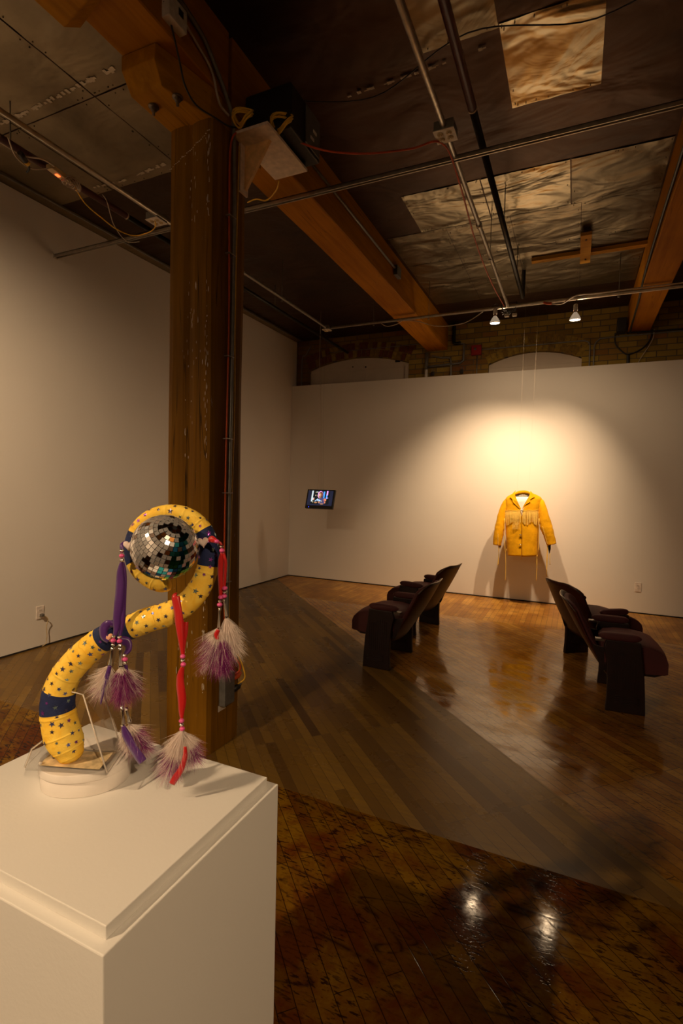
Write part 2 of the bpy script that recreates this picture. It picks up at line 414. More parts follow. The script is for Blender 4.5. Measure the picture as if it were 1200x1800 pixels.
def acrylic():
    k = NT('clear_acrylic'); k.base((.97,.96,.93)); k.rough(.03); k.b.inputs['Transmission Weight'].default_value = 1; k.b.inputs['IOR'].default_value = 1.2
    k.b.inputs['Alpha'].default_value = .22
    return k.m
M['acrylic'] = acrylic()
M['foam'] = plain('white_foam', (.78,.73,.68), .55, 0, .03)
M['glue'] = plain('masking_residue', (.60,.46,.25), .7, 0, .35, 60)
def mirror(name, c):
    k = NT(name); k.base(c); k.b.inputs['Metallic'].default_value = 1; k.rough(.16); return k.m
M['mir'] = mirror('mirror_tile', (.95,.92,.90)); M['mir'].node_tree.nodes['Principled BSDF'].inputs['Metallic'].default_value = .80; M['refl_t'] = mirror('teal_reflection_tile', (.05,.42,.50)); M['refl_b'] = mirror('blue_reflection_tile', (.03,.22,.50)); M['mir_d'] = mirror('dark_mirror_tile', (.30,.22,.18)); M['refl_o'] = mirror('amber_reflection_tile', (.9,.40,.12))  # teal, blue and amber tints put reflections into the tile colour

# ------------------------------------------------------------------ setting
CZ = 3.90; XL = -4.30; YP = 7.337; YB = 7.5; XR_ = 5.2; YR = -5.0
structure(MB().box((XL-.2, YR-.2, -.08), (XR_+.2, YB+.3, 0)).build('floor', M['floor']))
ceil = structure(MB().box((XL-.2, YR-.2, CZ), (XR_+.2, YB+.3, CZ+.1)).build('ceiling', M['tin_dark']))
structure(MB().box((XL-.12, YR-.1, .012), (XL, 7.49, 3.885)).build('wall_left', M['wall']))
structure(MB().box((XR_, YR-.1, 0), (XR_+.12, YB, CZ)).build('wall_right', M['wall']))
structure(MB().box((XL-.1, YR-.12, 0), (XR_+.1, YR, CZ)).build('wall_rear', M['wall']))
structure(MB().box((XL+.001, YP, .014), (XR_-.01, YP+.1, 3.135)).build('wall_front', M['wall'], bevel=.002))
# dark strips painting in the gap's shade at the foot of the walls
structure(MB().box((XL-.01, YR, 0), (XL+.004, 7.33, .014)).build('gap_shade_left', M['dark_gap']))
structure(MB().box((XL, YP-.004, 0), (XR_, YP+.02, .014)).build('gap_shade_front', M['dark_gap']))
# brick wall with two arched openings
WIN = [(-4.07, -2.36, 3.41, 3.555), (-1.187, .012, 3.29, 3.42)]
def arch_z(x, w):
    a, b, s, t = w; u = (x - (a+b)/2) / ((b-a)/2); h = t - s; half = (b-a)/2; R_ = (half*half + h*h) / (2*h)
    return t - R_ + math.sqrt(max(0, R_*R_ - (u*half)**2))
mb = MB()
xs = [XL]
for w_ in WIN: xs += [w_[0] + (w_[1]-w_[0])*i/24 for i in range(25)]
xs += [XR_]; xs = sorted(xs)
for i in range(len(xs)-1):
    a, b = xs[i], xs[i+1]
    if b - a < 1e-6: continue
    ww = [w_ for w_ in WIN if w_[0] - 1e-6 <= a and b <= w_[1] + 1e-6]
    if ww:
        za, zb = arch_z(a, ww[0]), arch_z(b, ww[0])
        mb.add([(a,YB,za),(b,YB,zb),(b,YB,CZ),(a,YB,CZ),(a,YB+.12,za),(b,YB+.12,zb)], [(0,1,2,3),(0,4,5,1)])
    else:
        mb.add([(a,YB,0),(b,YB,0),(b,YB,CZ),(a,YB,CZ)], [(0,1,2,3)])
for w_ in WIN:
    for X in w_[:2]: mb.add([(X,YB,.5),(X,YB+.12,.5),(X,YB+.12,w_[2]),(X,YB,w_[2])], [(0,1,2,3)])
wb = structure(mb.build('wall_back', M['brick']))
for wi, w_ in enumerate(WIN):
    a, b, s, t = w_
    root = bpy.data.objects.new('window_%d' % (wi+1), None); col.objects.link(root); structure(root)
    mb = MB(); n = 20
    top = [(a + (b-a)*i/n, YB+.07, arch_z(a + (b-a)*i/n, w_)+.004) for i in range(n+1)]
    mb.prism([(b, YB+.07, s-.045), (a, YB+.07, s-.045)] + top, (0, .02, 0)); mb.build('arched_board', M['board'], root)
    mb = MB().box((a, YB+.062, .5), (b-.03 if wi == 0 else b, YB+.09, s-.048)); mb.build('lower_board', M['board'], root)
    if wi == 0:
        MB().box((b-.06, YB+.02, .5), (b, YB+.09, s-.02)).box(((a+b)/2-.004+.12, YB+.058, .5), ((a+b)/2+.004+.12, YB+.07, s-.06)).build('window_frame', M['board'], root)
        MB().box((-2.60, YB+.06, 3.445), (-2.52, YB+.072, 3.475)).box((-3.1,YB+.06,3.40),(-3.08,YB+.072,3.42)).box((-3.32,YB+.06,3.42),(-3.305,YB+.072,3.435)).build('knot_hole', M['black'], root)
    # voussoirs
    mb = MB(); half = (b-a)/2; h = t-s; R_ = (half*half+h*h)/(2*h); cx, cz = (a+b)/2, t-R_; th = math.asin(half/R_)
    rd = 2 if wi == 0 else 2
    for ring in range(rd):
        ri = R_ + .006 + ring*.115; nb = int(2*th*ri/.072)
        for i in range(nb):
            t0, t1 = -th + 2*th*i/nb + .005/ri, -th + 2*th*(i+1)/nb - .005/ri
            pr = [(cx + math.sin(q)*rr, YB-.006, cz + math.cos(q)*rr) for q, rr in ((t0, ri), (t1, ri), (t1, ri+.105), (t0, ri+.105))]
            mb.prism(pr, (0, .02, 0), random.choice([2,2,2,1,0,2] if wi == 0 else [0,0,1,1,0]))
    ar = mb.build('brick_arch', [M['brick_y'], M['brick_o'], M['brick_r']], wb)

# ceiling sheets
def sheet(x0, y0, x1, y1, mat, nme='tin_sheet', dz=.004):
    mb = MB(); nx, ny = 14, 14
    rows = [[(x0 + (x1-x0)*i/nx, y0 + (y1-y0)*j/ny, CZ - dz - .004*noise.noise(Vector((i*.6+x0*5, j*.6+y0*3, 0)))) for i in range(nx+1)] for j in range(ny+1)]
    mb.grid(rows, 0, True)
    for q in range(14):                                          # nail heads
        px, py = random.choice([(x0+.02, None), (x1-.02, None), (None, y0+.02), (None, y1-.02)])
        px = px if px is not None else random.uniform(x0, x1); py = py if py is not None else random.uniform(y0, y1)
        mb.box((px-.0025, py-.0025, CZ-dz-.006), (px+.0025, py+.0025, CZ-dz+.002), 1)
    return mb.build(nme, [mat, M['bolt']], ceil)
zc = 2.4/2.45
sheet(-.455, 2.80, .04, 3.43, M['tin_bright'])
sheet(-.86, 1.9, -.46, 2.82, M['tin_mid'])
for i in range(3): sheet(-1.40 + i*.64, 4.10, -.77 + i*.64, 4.72, M['tin_bright'] if i < 2 else M['tin_mid'], dz=.005+.001*i)
for j in range(2):
    for i in range(4): sheet(-1.74 + i*.565, 4.73 + j*.66, -1.18 + i*.565, 5.38 + j*.66, M['tin_mid'], dz=.004 + .001*((i+j) % 2))
for i in range(4): sheet(-1.74 + i*.565, 6.05, -1.18 + i*.565, 6.62, M['tin_mid'], dz=.004)
for j in range(5):
    for i in range(3):
        if j < 4: sheet(-4.28 + i*.73, .0 + j*.78, -3.56 + i*.73, .77 + j*.78, M['tin_grey'], dz=.004 + .001*((i+j) % 2))
def scraps(pts, wd, nme='peeling_paint'):
    mb = MB()
    for i in range(len(pts)-1):
        p, q = Vector(pts[i]), Vector(pts[i+1]); L = (q-p).length; n = max(2, int(L/.02)); t = (q-p).normalized(); nn = Vector((-t.y, t.x, 0))
        for k in range(n):
            if random.random() < .35: continue
            c = p.lerp(q, (k+.5)/n); w2 = wd * random.uniform(.15, 1); e = nn * random.uniform(-.3, .3) * wd
            mb.obox(c + e, t * L/n*.55, nn * w2, Vector((0,0,.001)))
    return mb.build(nme, M['paint_scrap'], ceil)
zz = CZ - .009
scraps([on(605,172,2,zz), on(640,160,2,zz), on(735,128,2,zz), on(860,80,2,zz)], .012)
scraps([on(0,218,2,zz), on(30,205,2,zz), on(140,150,2,zz), on(205,118,2,zz)], .018)
scraps([on(165,330,2,zz), on(215,318,2,zz), on(290,288,2,zz)], .016)
MB().box((XL, -1, CZ-.012), (XL+.13, 7.45, CZ-.004)).build('dusty_edge_sheet', M['tin_grey'], ceil)

# ------------------------------------------------------------------ timber post and beams
PX0, PX1, PY0, PY1 = -2.073, -1.776, 2.185, 2.478
post = empty('timber_post', ((PX0+PX1)/2, (PY0+PY1)/2, 0), 'tall rough brown timber post with chipped white paint behind the pedestal', 'post')
mb = MB(); rows = []
for i in range(61):
    z = 3.40*i/60; ring = []
    for k in range(32):
        side, t = divmod(k, 8); t /= 8
        cs = [(PX0,PY0),(PX1,PY0),(PX1,PY1),(PX0,PY1)]; a, b = cs[side], cs[(side+1) % 4]
        x = a[0] + (b[0]-a[0])*t; y = a[1] + (b[1]-a[1])*t
        if t == 0: x += .007 if side in (0, 3) else -.007; y += .007 if side in (0, 1) else -.007
        nz = noise.noise(Vector((x*9, y*9, z*1.3))) * .006
        x += nz * (1 if x > (PX0+PX1)/2 else -1); y += nz * (1 if y > (PY0+PY1)/2 else -1) * .6
        if side == 0 and abs(t-.5) < .01: y += .010 + .006*noise.noise(Vector((0, 3, z*2)))  # long drying crack
        ring.append((x, y, z))
    rows.append(ring)
mb.grid(rows, 0, False, True); mb.f.append([60*32+k for k in range(32)]); mb.mi.append(0); mb.sm.append(False)
def chip(x, z, w_, h_):                                       # an irregular scab of old white paint on the front face
    n = 7; P = [(x + w_*math.cos(2*PI*k/n)*random.uniform(.5,1.1), PY0-.0072, z + h_*math.sin(2*PI*k/n)*random.uniform(.5,1.1)) for k in range(n)]
    mb.add(P, [list(range(n))], 1)
for i in range(230):
    z = random.uniform(.15, 3.3)
    cl = noise.noise(Vector((3, 1, z*2.4)))
    if cl < -.15: continue
    x = PX1 - .014 - abs(random.gauss(0, .012)) if random.random() < .62 else PX0 + .155 + random.gauss(0, .03) - .02*math.sin(z*2)
    chip(x, z, random.uniform(.001, .0035), random.uniform(.003, .026))
for i in range(26): chip(PX0 + .012 + i*.0105, 3.19 + i*.0055 + random.gauss(0,.003), .006, random.uniform(.002,.005))
mb.build('post_shaft', [M['post'], M['paint_scrap']], post, (0,0,0)).location = -Vector(post['wp'])

bol = empty('beam_bolster', (-1.95, 2.2, 3.4), 'orange timber bolster block resting on top of the tall post', 'beam')
mb = MB(); P = [(-2.075,1.93,3.40),(-1.88,1.93,3.40),(-1.778,2.19,3.40),(-1.778,2.62,3.40),(-2.075,2.62,3.40)]
Q = [(-2.075,1.87,3.475),(-1.862,1.87,3.475),(-1.862,1.87,3.53),(-2.075,1.87,3.53)]
V = [(-2.075,1.925,3.40),(-1.88,1.93,3.40),(-1.80,2.187,3.40),(-1.80,2.66,3.40),(-2.075,2.66,3.40),
     (-2.075,1.865,3.48),(-1.868,1.87,3.48),(-2.075,1.865,3.55),(-1.862,1.87,3.55),(-1.79,2.187,3.55),(-1.79,2.66,3.55),(-2.075,2.66,3.55)]
mb.add(V, [(4,3,2,1,0),(0,1,6,5),(5,6,8,7),(1,2,9,8,6),(2,3,10,9),(3,4,11,10),(4,0,5,7,11),(7,8,9,10,11)])
mb.build('bolster_block', M['bolster'], bol, (0,0,0), bevel=.004).location = -Vector(bol['wp'])
for (x, y) in ((270,187), (312,170)):
    p = on(x, y, 2, 3.40)
    m2 = MB().lathe(p + Vector((0,0,-.006)), (0,0,1), [(0,0),(.026,0),(.026,.006),(0,.006)], 14)
    m2.lathe(p + Vector((0,0,-.022)), (0,0,1), [(0,0),(.015,0),(.015,.017)], 6); m2.lathe(p + Vector((0,0,-.045)), (0,0,1), [(0,0),(.007,.001),(.007,.03)], 10)
    m2.build('hanger_bolt', M['bolt'], bol, (0,0,0)).location = -Vector(bol['wp'])
def beam(nme, x0, x1, y0, y1, z0, label, mat='beam'):
    mb = MB(); ny = max(2, int((y1-y0)/.12)); rows = []
    for j in range(ny+1):
        y = y0 + (y1-y0)*j/ny; dx = .003*noise.noise(Vector((x0*3, y*1.6, 1))); dz = .003*noise.noise(Vector((y*1.4, x0, 4)))
        rows.append([(x0+dx, y, z0+.006+dz), (x0+.006+dx, y, z0+dz), (x1-.006+dx, y, z0+dz), (x1+dx, y, z0+.006+dz), (x1, y, CZ), (x0, y, CZ)])
    mb.grid(rows, 0, False, True); n = ny*6
    mb.f += [[5,4,3,2,1,0], [n+i for i in range(6)]]; mb.mi += [0,0]; mb.sm += [False]*2
    o = mb.build(nme, M[mat], None, None); return tag(o, label, 'beam')
beam('ceiling_beam', -2.075, -1.776, -4.9, 2.30, 3.552, 'dark red brown timber beam overhead, running from the camera to the post top')
beam('ceiling_beam', -2.075, -1.776, 2.33, YB, 3.545, 'long orange brown timber beam from behind the post to the brick wall')
beam('ceiling_beam', .525, .775, -4.9, YB, 3.55, 'timber beam with black conduit at the right edge of the ceiling')
mb = MB()
V = [(-2.075,-1,3.44),(-1.80,-1,3.44),(-1.80,1.50,3.44),(-2.075,1.56,3.44),(-1.80,1.56,3.50),(-2.075,1.64,3.50),(-1.80,1.56,3.552),(-2.075,1.64,3.552),(-1.80,-1,3.552),(-2.075,-1,3.552)]
mb.add(V, [(0,3,2,1),(3,5,4,2),(5,7,6,4),(7,9,8,6),(0,1,8,9),(1,2,4,6,8),(0,9,7,5,3)])
tag(mb.build('beam_block', M['bolster'], bevel=.004), 'orange timber block with cut end under the beam at top left', 'beam')
mb = MB().box((-.50, 5.63, CZ-.045), (.53, 5.70, CZ-.008)); bt = mb.build('ceiling_batten', M['batten'])
mb = MB().box((-.048, 5.18, CZ-.075), (.045, 5.80, CZ-.046))
cross = empty('ceiling_batten', (0, 5.6, CZ-.05), 'short orange wooden battens nailed in a cross on the ceiling', 'batten')
bt.parent = cross; bt.location = -Vector(cross['wp']); bt.name = 'long_batten'
mb.build('short_batten', M['batten'], cross, (0,0,0)).location = -Vector(cross['wp'])
for y in (5.27, 5.7): MB().lathe((0, y, CZ-.082), (0,0,1), [(0,0),(.009,0),(.009,.01)], 10).build('bolt_head', M['bolt'], cross, (0,0,0)).location = -Vector(cross['wp'])

# ------------------------------------------------------------------ conduits and pipes
ZC = 3.50
def P3(o): return -Vector(o['wp'])
def part(mb, nme, mat, parent, **k):
    o = mb.build(nme, mat, parent, (0,0,0), **k); o.location = -Vector(parent['wp']); return o
def sub(mb, nme, mat, parent, **k):                         # grandchild: parent already sits in world-minus-root frame
    o = mb.build(nme, mat, None, None, **k); o.parent = parent; return o
def conduit(nme, pts, r, mat, label, cat='conduit', couplings=(), rods=()):
    root = empty(nme, pts[0], label, cat)
    part(MB().tube(pts, r, 12), 'pipe', mat, root)
    for c, d in couplings:
        d = Vector(d); part(MB().tube([Vector(c)-d*.025, Vector(c)+d*.025], r*1.35, 12), 'coupling', mat, root)
    for c in rods:
        c = Vector(c); part(MB().tube([c + Vector((0,0,-.03)), (c.x, c.y, CZ-.003)], .003, 6).lathe(c + Vector((0,0,-.035)), (0,0,1), [(0,0),(.012,0),(.012,.008),(0,.008)], 8), 'hanger_rod', M['steel_dull'], root)
    return root
YC = 5.85
cA = conduit('metal_conduit', [(-.74, -1.5, ZC), (-.74, YC-.02, ZC)], .0165, M['steel'], 'shiny steel conduit running down the middle ceiling bay to the lamp rail',
    couplings=[((-.74, 4.0, ZC), (0,1,0))], rods=[(-.74, 4.55, ZC)])
conduit('metal_conduit', [(-2.925, -1.5, ZC), (-2.925, YC-.02, ZC)], .015, M['steel'], 'steel conduit along the ceiling left of the post', rods=[(-2.925, 4.75, ZC), (-2.925, 3.35, ZC)])
cC = conduit('lamp_rail', [(-2.93, YC, ZC), (XR_-.05, YC, ZC)], .0165, M['steel'], 'steel conduit across the back of the room carrying the bulbs', 'conduit', rods=[(-1.62,YC,ZC), (.32, YC, ZC), (-2.3, YC, ZC)])
cD = empty('strut_channel', (XL, 3.14, ZC-.01), 'thin steel channel strut crossing the room in front of the beams', 'strut')
part(MB().box((XL+.003, 3.128, ZC-.022), (XR_-.03, 3.134, ZC+.004)).box((XL+.003, 3.152, ZC-.022), (XR_-.03, 3.158, ZC+.004)).box((XL+.003, 3.128, ZC-.002), (XR_-.03, 3.158, ZC+.004)), 'channel', M['steel'], cD)
part(MB().box((XL+.001, 3.12, ZC-.03), (XL+.008, 3.165, ZC+.012)), 'end_plate', M['white_plastic'], cD)
def sprinkler(x, z, y1, brk, label, drop):
    root = empty('sprinkler_pipe', (x, -1, z), label, 'pipe')
    part(MB().tube([(x,-1.5,z),(x,brk,z)], .024, 14), 'red_section', M['red_pipe'], root)
    part(MB().tube([(x,brk,z),(x,y1,z)] + ([(x,y1+.03,z+.02),(x,y1+.03,CZ-.003)] if drop else []), .021, 14), 'black_section', M['black_pipe'], root)
    part(MB().tube([(x,brk-.012,z),(x,brk,z)], .0255, 14), 'white_ring', M['paint_scrap'], root)
    for y in (.6, 1.8): part(MB().tube([(x,y,z),(x,y+.045,z)], .030, 14), 'coupling', M['red_pipe'], root)
    for y in (2.15, 4.3, 5.3): part(MB().tube([(x+.0,y,z),(x+.0,y,CZ-.003)], .004, 6), 'hanger_rod', M['steel_dull'], root)
sprinkler(-.60, 3.60, 5.9, 2.93, 'overhead pipe painted red then black in the middle ceiling bay', True)
sprinkler(-3.36, 3.63, 7.45, 3.08, 'overhead pipe painted red then black near the left wall', False)
conduit('edge_conduit', [(-4.16, -1, CZ-.03), (-4.16, 7.4, CZ-.03)], .009, M['steel_dull'], 'thin conduit along the ceiling above the left wall')
# boxes with sockets
def socket_box(c, label, sx=.055, sy=.055, sockets=True):
    c = Vector(c); root = empty('outlet_box', c, label, 'electrical box', )
    part(MB().box((c.x-sx, c.y-sy, c.z-.022), (c.x+sx, c.y+sy, c.z+.03)), 'steel_box', M['steel_dull'], root, bevel=.003)
    part(MB().box((c.x-sx-.003, c.y-sy-.003, c.z-.026), (c.x+sx+.003, c.y+sy+.003, c.z-.022)), 'cover_plate', M['white_plastic'], root)
    if sockets:
        for ix in (-1, 1):
            for iy in (-1, 1):
                q = c + Vector((ix*.024, iy*.021, -.031))
                s_ = part(MB().lathe(q, (0,0,1), [(0,0),(.016,0),(.017,.006)], 16), 'socket', M['outlet_cream'], root)
                sub(MB().box((q.x-.007,q.y-.003,q.z-.0006),(q.x-.005,q.y+.005,q.z+.001)).box((q.x+.005,q.y-.003,q.z-.0006),(q.x+.007,q.y+.005,q.z+.001)).lathe(q+Vector((0,-.008,-.0006)),(0,0,1),[(0,0),(.002,0),(.002,.001)],8), 'socket_slot', M['black'], s_)
    return root
socket_box((-.74, 2.90, ZC), 'square four-socket box on the middle ceiling conduit')
socket_box(on(275, 384, 2, ZC), 'square four-socket box on the left conduit beside the post')
socket_box((-2.93, YC, ZC), 'small junction box where the left conduit meets the lamp rail', .045, .045)
# cables round the rail at the end of the middle conduit
root = empty('plug_cluster', (-.70, YC, ZC-.05), 'tangle of black cords and two white plugs hanging at the lamp rail', 'plugs')
for k in range(5):
    pts = [Vector((-.74 + random.uniform(-.08,.10), YC + random.uniform(-.04,.04), ZC + random.uniform(-.08,.05))) for _ in range(6)]
    part(MB().tube(smooth_path(pts, 6), .004, 6), 'black_cord', M['black'], root)
for dx in (-.05, .03): part(MB().box((-.72+dx, YC-.04, ZC-.115), (-.675+dx, YC, ZC-.085)), 'white_plug', M['white_plastic'], root, bevel=.004)
def cable(nme, pts, r, mat, label, n=8, cat='cable'):
    return tag(MB().tube(smooth_path(pts, n), r, 8).build(nme, M[mat], None), label, cat)
cable('power_cable', [(-.30,YC-.03,ZC-.03), (-.2,YC-.02,ZC-.04), (-.08,YC-.03,ZC+.02), (.1,YC-.03,ZC+.02), (.30,YC-.03,ZC+.02), (.7,YC-.025,ZC+.022), (1.0,YC-.025,ZC+.02)], .008, 'white_cord', 'white cable with orange end running along the lamp rail to the right')
cable('orange_plug', [(-.38,YC-.03,ZC-.01), (-.34,YC-.03,ZC-.025), (-.30,YC-.03,ZC-.03)], .013, 'orange_cord', 'short orange plug end beside the right bulb', cat='plug')
cable('power_cable', [(-1.95,YC-.02,ZC-.02), (-1.75,YC-.03,ZC-.05), (-1.5,YC-.03,ZC-.135), (-1.2,YC-.03,ZC-.13), (-1.0,YC-.03,ZC-.03)], .005, 'white_cord', 'thin cable sagging below the lamp rail left of the left bulb')
cable('power_cable', [(-2.2,YC-.02,ZC-.02),(-2.12,YC-.03,ZC-.07),(-2.0,YC-.03,ZC-.06),(-1.93,YC-.02,ZC-.02)], .004, 'white_cord', 'short loop of thin cable under the rail below the long beam')
cable('orange_cable', [on(490,232,2,3.46), on(560,262,2,3.42), on(640,270,2,3.42), on(720,262,2,3.44), on(777,252,2,ZC-.025), (-.755, 3.35, ZC-.03), (-.80, 4.2, ZC-.02), (-.80, 5.0, ZC-.03), (-.77, 5.75, ZC-.02)], .0055, 'orange_cord', 'orange extension cable strung from the projector shelf to the middle conduit')
cable('ceiling_wire', [(-1.77, 2.78, CZ-.02), (-1.2, 2.95, CZ-.05), (-.6, 2.74, CZ-.045), (0, 2.9, CZ-.05), (.525, 2.75, CZ-.02)], .0035, 'black', 'thin black wire drooping across the middle ceiling bay')

# lamps
def par_lamp(B, A, label, lit=True):
    root = empty('par_bulb', B, label, 'lamp')
    ax = Vector((0, 0.10, -1)).normalized(); B = Vector(B)
    neck = B - ax*.095
    k = MB().lathe(B, -ax, [(.0,-.004),(.03,-.006),(.052,-.002),(.056,.004),(.052,.012),(.035,.045),(.022,.062),(.017,.072)], 24)
    part(k, 'reflector_glass', M['bulb_body'], root)
    part(MB().lathe(B - ax*(-.004), -ax, [(0,-.005),(.03,-.0055),(.050,0)], 24), 'lit_lens', M['bulb_glow'], root)
    part(MB().lathe(neck + ax*.025, -ax, [(.017,0),(.016,.02)], 14), 'screw_base', M['silver'], root)
    part(MB().lathe(neck, -ax, [(.0,-.005),(.021,-.005),(.021,.05),(.014,.06),(0,.06)], 16), 'lamp_socket', M['white_plastic'], root)
    t = neck - ax*.06; e = Vector((B.x, YC if B.y > 5 else B.y, ZC+.0))
    part(MB().tube(smooth_path([t, t.lerp(e,.5)+Vector((.012,0,0)), e, e + Vector((.03,0,.03)), e + Vector((0,0,.045)), e + Vector((-.03,0,.02)), e], 5), .0035, 6), 'lamp_cord', M['black'], root)
    return root
k = NT('par_glass'); k.base((.5,.42,.32)); k.rough(.15); k.b.inputs['Metallic'].default_value = .7
k.b.inputs['Emission Color'].default_value = (1,.75,.5,1); k.b.inputs['Emission Strength'].default_value = .25; M['bulb_body'] = k.m
M['bulb_glow'] = emit('par_lens_glow', (1,.82,.58), 22)
par_lamp(BULB1, AIM1, 'left of the two lit clear reflector bulbs hanging from the rail')
par_lamp(BULB2, AIM2, 'right of the two lit clear reflector bulbs hanging from the rail')
par_lamp(FLOODS[0][0], FLOODS[0][1], 'lit reflector bulb on the ceiling nearest the pedestal, outside the picture')
par_lamp(FLOODS[2][0], FLOODS[2][1], 'lit reflector bulb on the right behind the camera')
par_lamp(FLOODS[3][0], FLOODS[3][1], 'added fill bulb in front of the unseen rear wall behind the camera')
par_lamp(FLOODS[4][0], FLOODS[4][1], 'added fill bulb beside the unseen right wall')
par_lamp(FLOODS[1][0], FLOODS[1][1], 'lit reflector bulb near the left wall behind the camera')

# things on the back brick wall
root = empty('alarm_box', (-1.35, YB, 3.49), 'small red fire alarm box on the yellow brick wall', 'alarm')
part(MB().box((-1.425, YB-.05, 3.425), (-1.285, YB-.001, 3.565)), 'housing', M['red_alarm'], root, bevel=.006)
part(MB().lathe((-1.37, YB-.056, 3.51), (0,1,0), [(0,0),(.018,.001),(.018,.008)], 14), 'keyhole_disc', M['grey_box'], root)
part(MB().tube([(-1.345, YB-.01, 3.425), (-1.345, YB-.01, 3.0)], .007, 8), 'feed_pipe', M['steel_dull'], root)
def wallpipe(nme, pts, r, mat, label): return tag(MB().tube(smooth_path(pts, 6), r, 10).build(nme, M[mat], None), label, 'pipe')
Yw = YB - .02
wallpipe('wall_conduit', [(-1.3,Yw,3.50),(-.6,Yw,3.50),(-.05,Yw,3.50),(.06,Yw,3.49),(.10,Yw,3.44),(.105,Yw,3.3),(.105,Yw,2.9)], .009, 'steel_dull', 'thin conduit curving down over the right arched window')
wallpipe('wall_conduit', [(1.9,Yw,3.52),(.9,Yw,3.515),(.30,Yw,3.51),(.20,Yw,3.49),(.16,Yw,3.43),(.155,Yw,3.3),(.155,Yw,2.9)], .009, 'steel_dull', 'thin conduit curving down between right window and right beam')
wallpipe('wall_conduit', [(-4.2,Yw,3.1),(-4.19,Yw,3.60),(-4.13,Yw,3.66),(-4.03,Yw,3.80)], .008, 'steel_dull', 'thin conduit in the left corner above the partition')
wallpipe('wall_conduit', [(-3.7,Yw-.012,3.66),(-3.0,Yw-.012,3.66),(-2.15,Yw-.012,3.66)], .005, 'steel_dull', 'thin horizontal pipe above the left arched window')
root = empty('grey_standpipe', (-2.07, Yw-.02, 3.2), 'grey and white standpipe beside the left arched window', 'pipe')
part(MB().tube([(-2.075,Yw-.02,3.52),(-2.075,Yw-.02,3.27)], .026, 12), 'grey_pipe', M['grey_box'], root)
part(MB().tube([(-2.075,Yw-.02,3.27),(-2.075,Yw-.02,2.9)], .024, 12), 'white_pipe', M['white_plastic'], root)
part(MB().tube([(-2.06,Yw-.02,3.31),(-1.58,Yw-.02,3.33),(-1.535,Yw-.02,3.36),(-1.53,Yw-.02,3.60),(-1.66,Yw-.02,3.62)], .017, 10), 'side_branch', M['grey_box'], root)
wallpipe('drain_pipe', [(-1.68,Yw-.02,CZ-.01),(-1.68,Yw-.02,3.66),(-1.66,Yw-.02,3.62),(-1.58,Yw-.02,3.615)], .024, 'black_pipe', 'black elbowed pipe on the brick right of the long beam')
wallpipe('wall_conduit', [(-2.0,Yw-.01,3.47),(-1.85,Yw-.01,3.43),(-1.76,Yw-.01,3.42),(-1.715,Yw-.01,3.36),(-1.71,Yw-.01,2.9)], .012, 'steel_dull', 'bent conduit on the brick below the long beam end')
for x, l in ((-1.975, 'small black padlock hanging left on the brick below the long beam'), (-1.55, 'small black padlock hanging right on the brick near the alarm')):
    root = empty('padlock', (x, Yw-.02, 3.22), l, 'padlock')
    part(MB().box((x-.022,Yw-.03,3.18),(x+.022,Yw-.008,3.235)), 'lock_body', M['black'], root, bevel=.004)
    part(MB().tube([(x-.014,Yw-.018,3.235)] + [(x-.014*math.cos(a*PI/6),Yw-.018,3.25+.018*math.sin(a*PI/6)) for a in range(7)] + [(x+.014,Yw-.018,3.235)], .004, 6), 'shackle', M['steel_dull'], root)
# beam end hardware, cables at right
cable('black_conduit', [(.525-.012,-3,3.60),(.513,2,3.60),(.513,5.2,3.585),(.53,6.3,3.535),(.55,7.3,3.53),(.62,7.42,3.53),(1.6,7.46,3.53)], .011, 'black', 'black conduit fixed along the right ceiling beam', cat='conduit')
cable('wall_cable', [(.39,Yw,3.56),(.40,Yw,3.42),(.50,Yw,3.30),(.57,Yw,3.28),(.70,Yw,3.34),(.78,Yw,3.44),(.80,Yw,3.56)], .009, 'black', 'dark loop of cable on the brick under the right beam')
cable('wall_cable', [(.545,Yw,3.28),(.555,Yw,3.1),(.555,Yw,2.95)], .016, 'black', 'short thick dark cable dropping behind the partition at right')
cable('wall_cable', [(.82,Yw-.01,3.56),(.80,Yw-.01,3.42),(.68,Yw-.01,3.2),(.6,Yw-.01,3.0)], .004, 'white_cord', 'thin pale cable slanting down the brick at right')
tag(MB().box((.40, 7.30, 3.53), (.50, 7.46, 3.70)).build('junction_box', M['black'], bevel=.004), 'black box beside the end of the right beam', 'box')
root = empty('beam_conduit', (-1.765, 2.9, 3.72), 'grey conduit with end box along the side of the long beam', 'conduit')
part(MB().tube([(-1.762, 2.85, 3.745), (-1.762, 5.05, 3.745)], .011, 10), 'pipe', M['steel_dull'], root)
part(MB().box((-1.775, 5.03, 3.68), (-1.735, 5.16, 3.78)), 'end_box', M['grey_box'], root, bevel=.003)

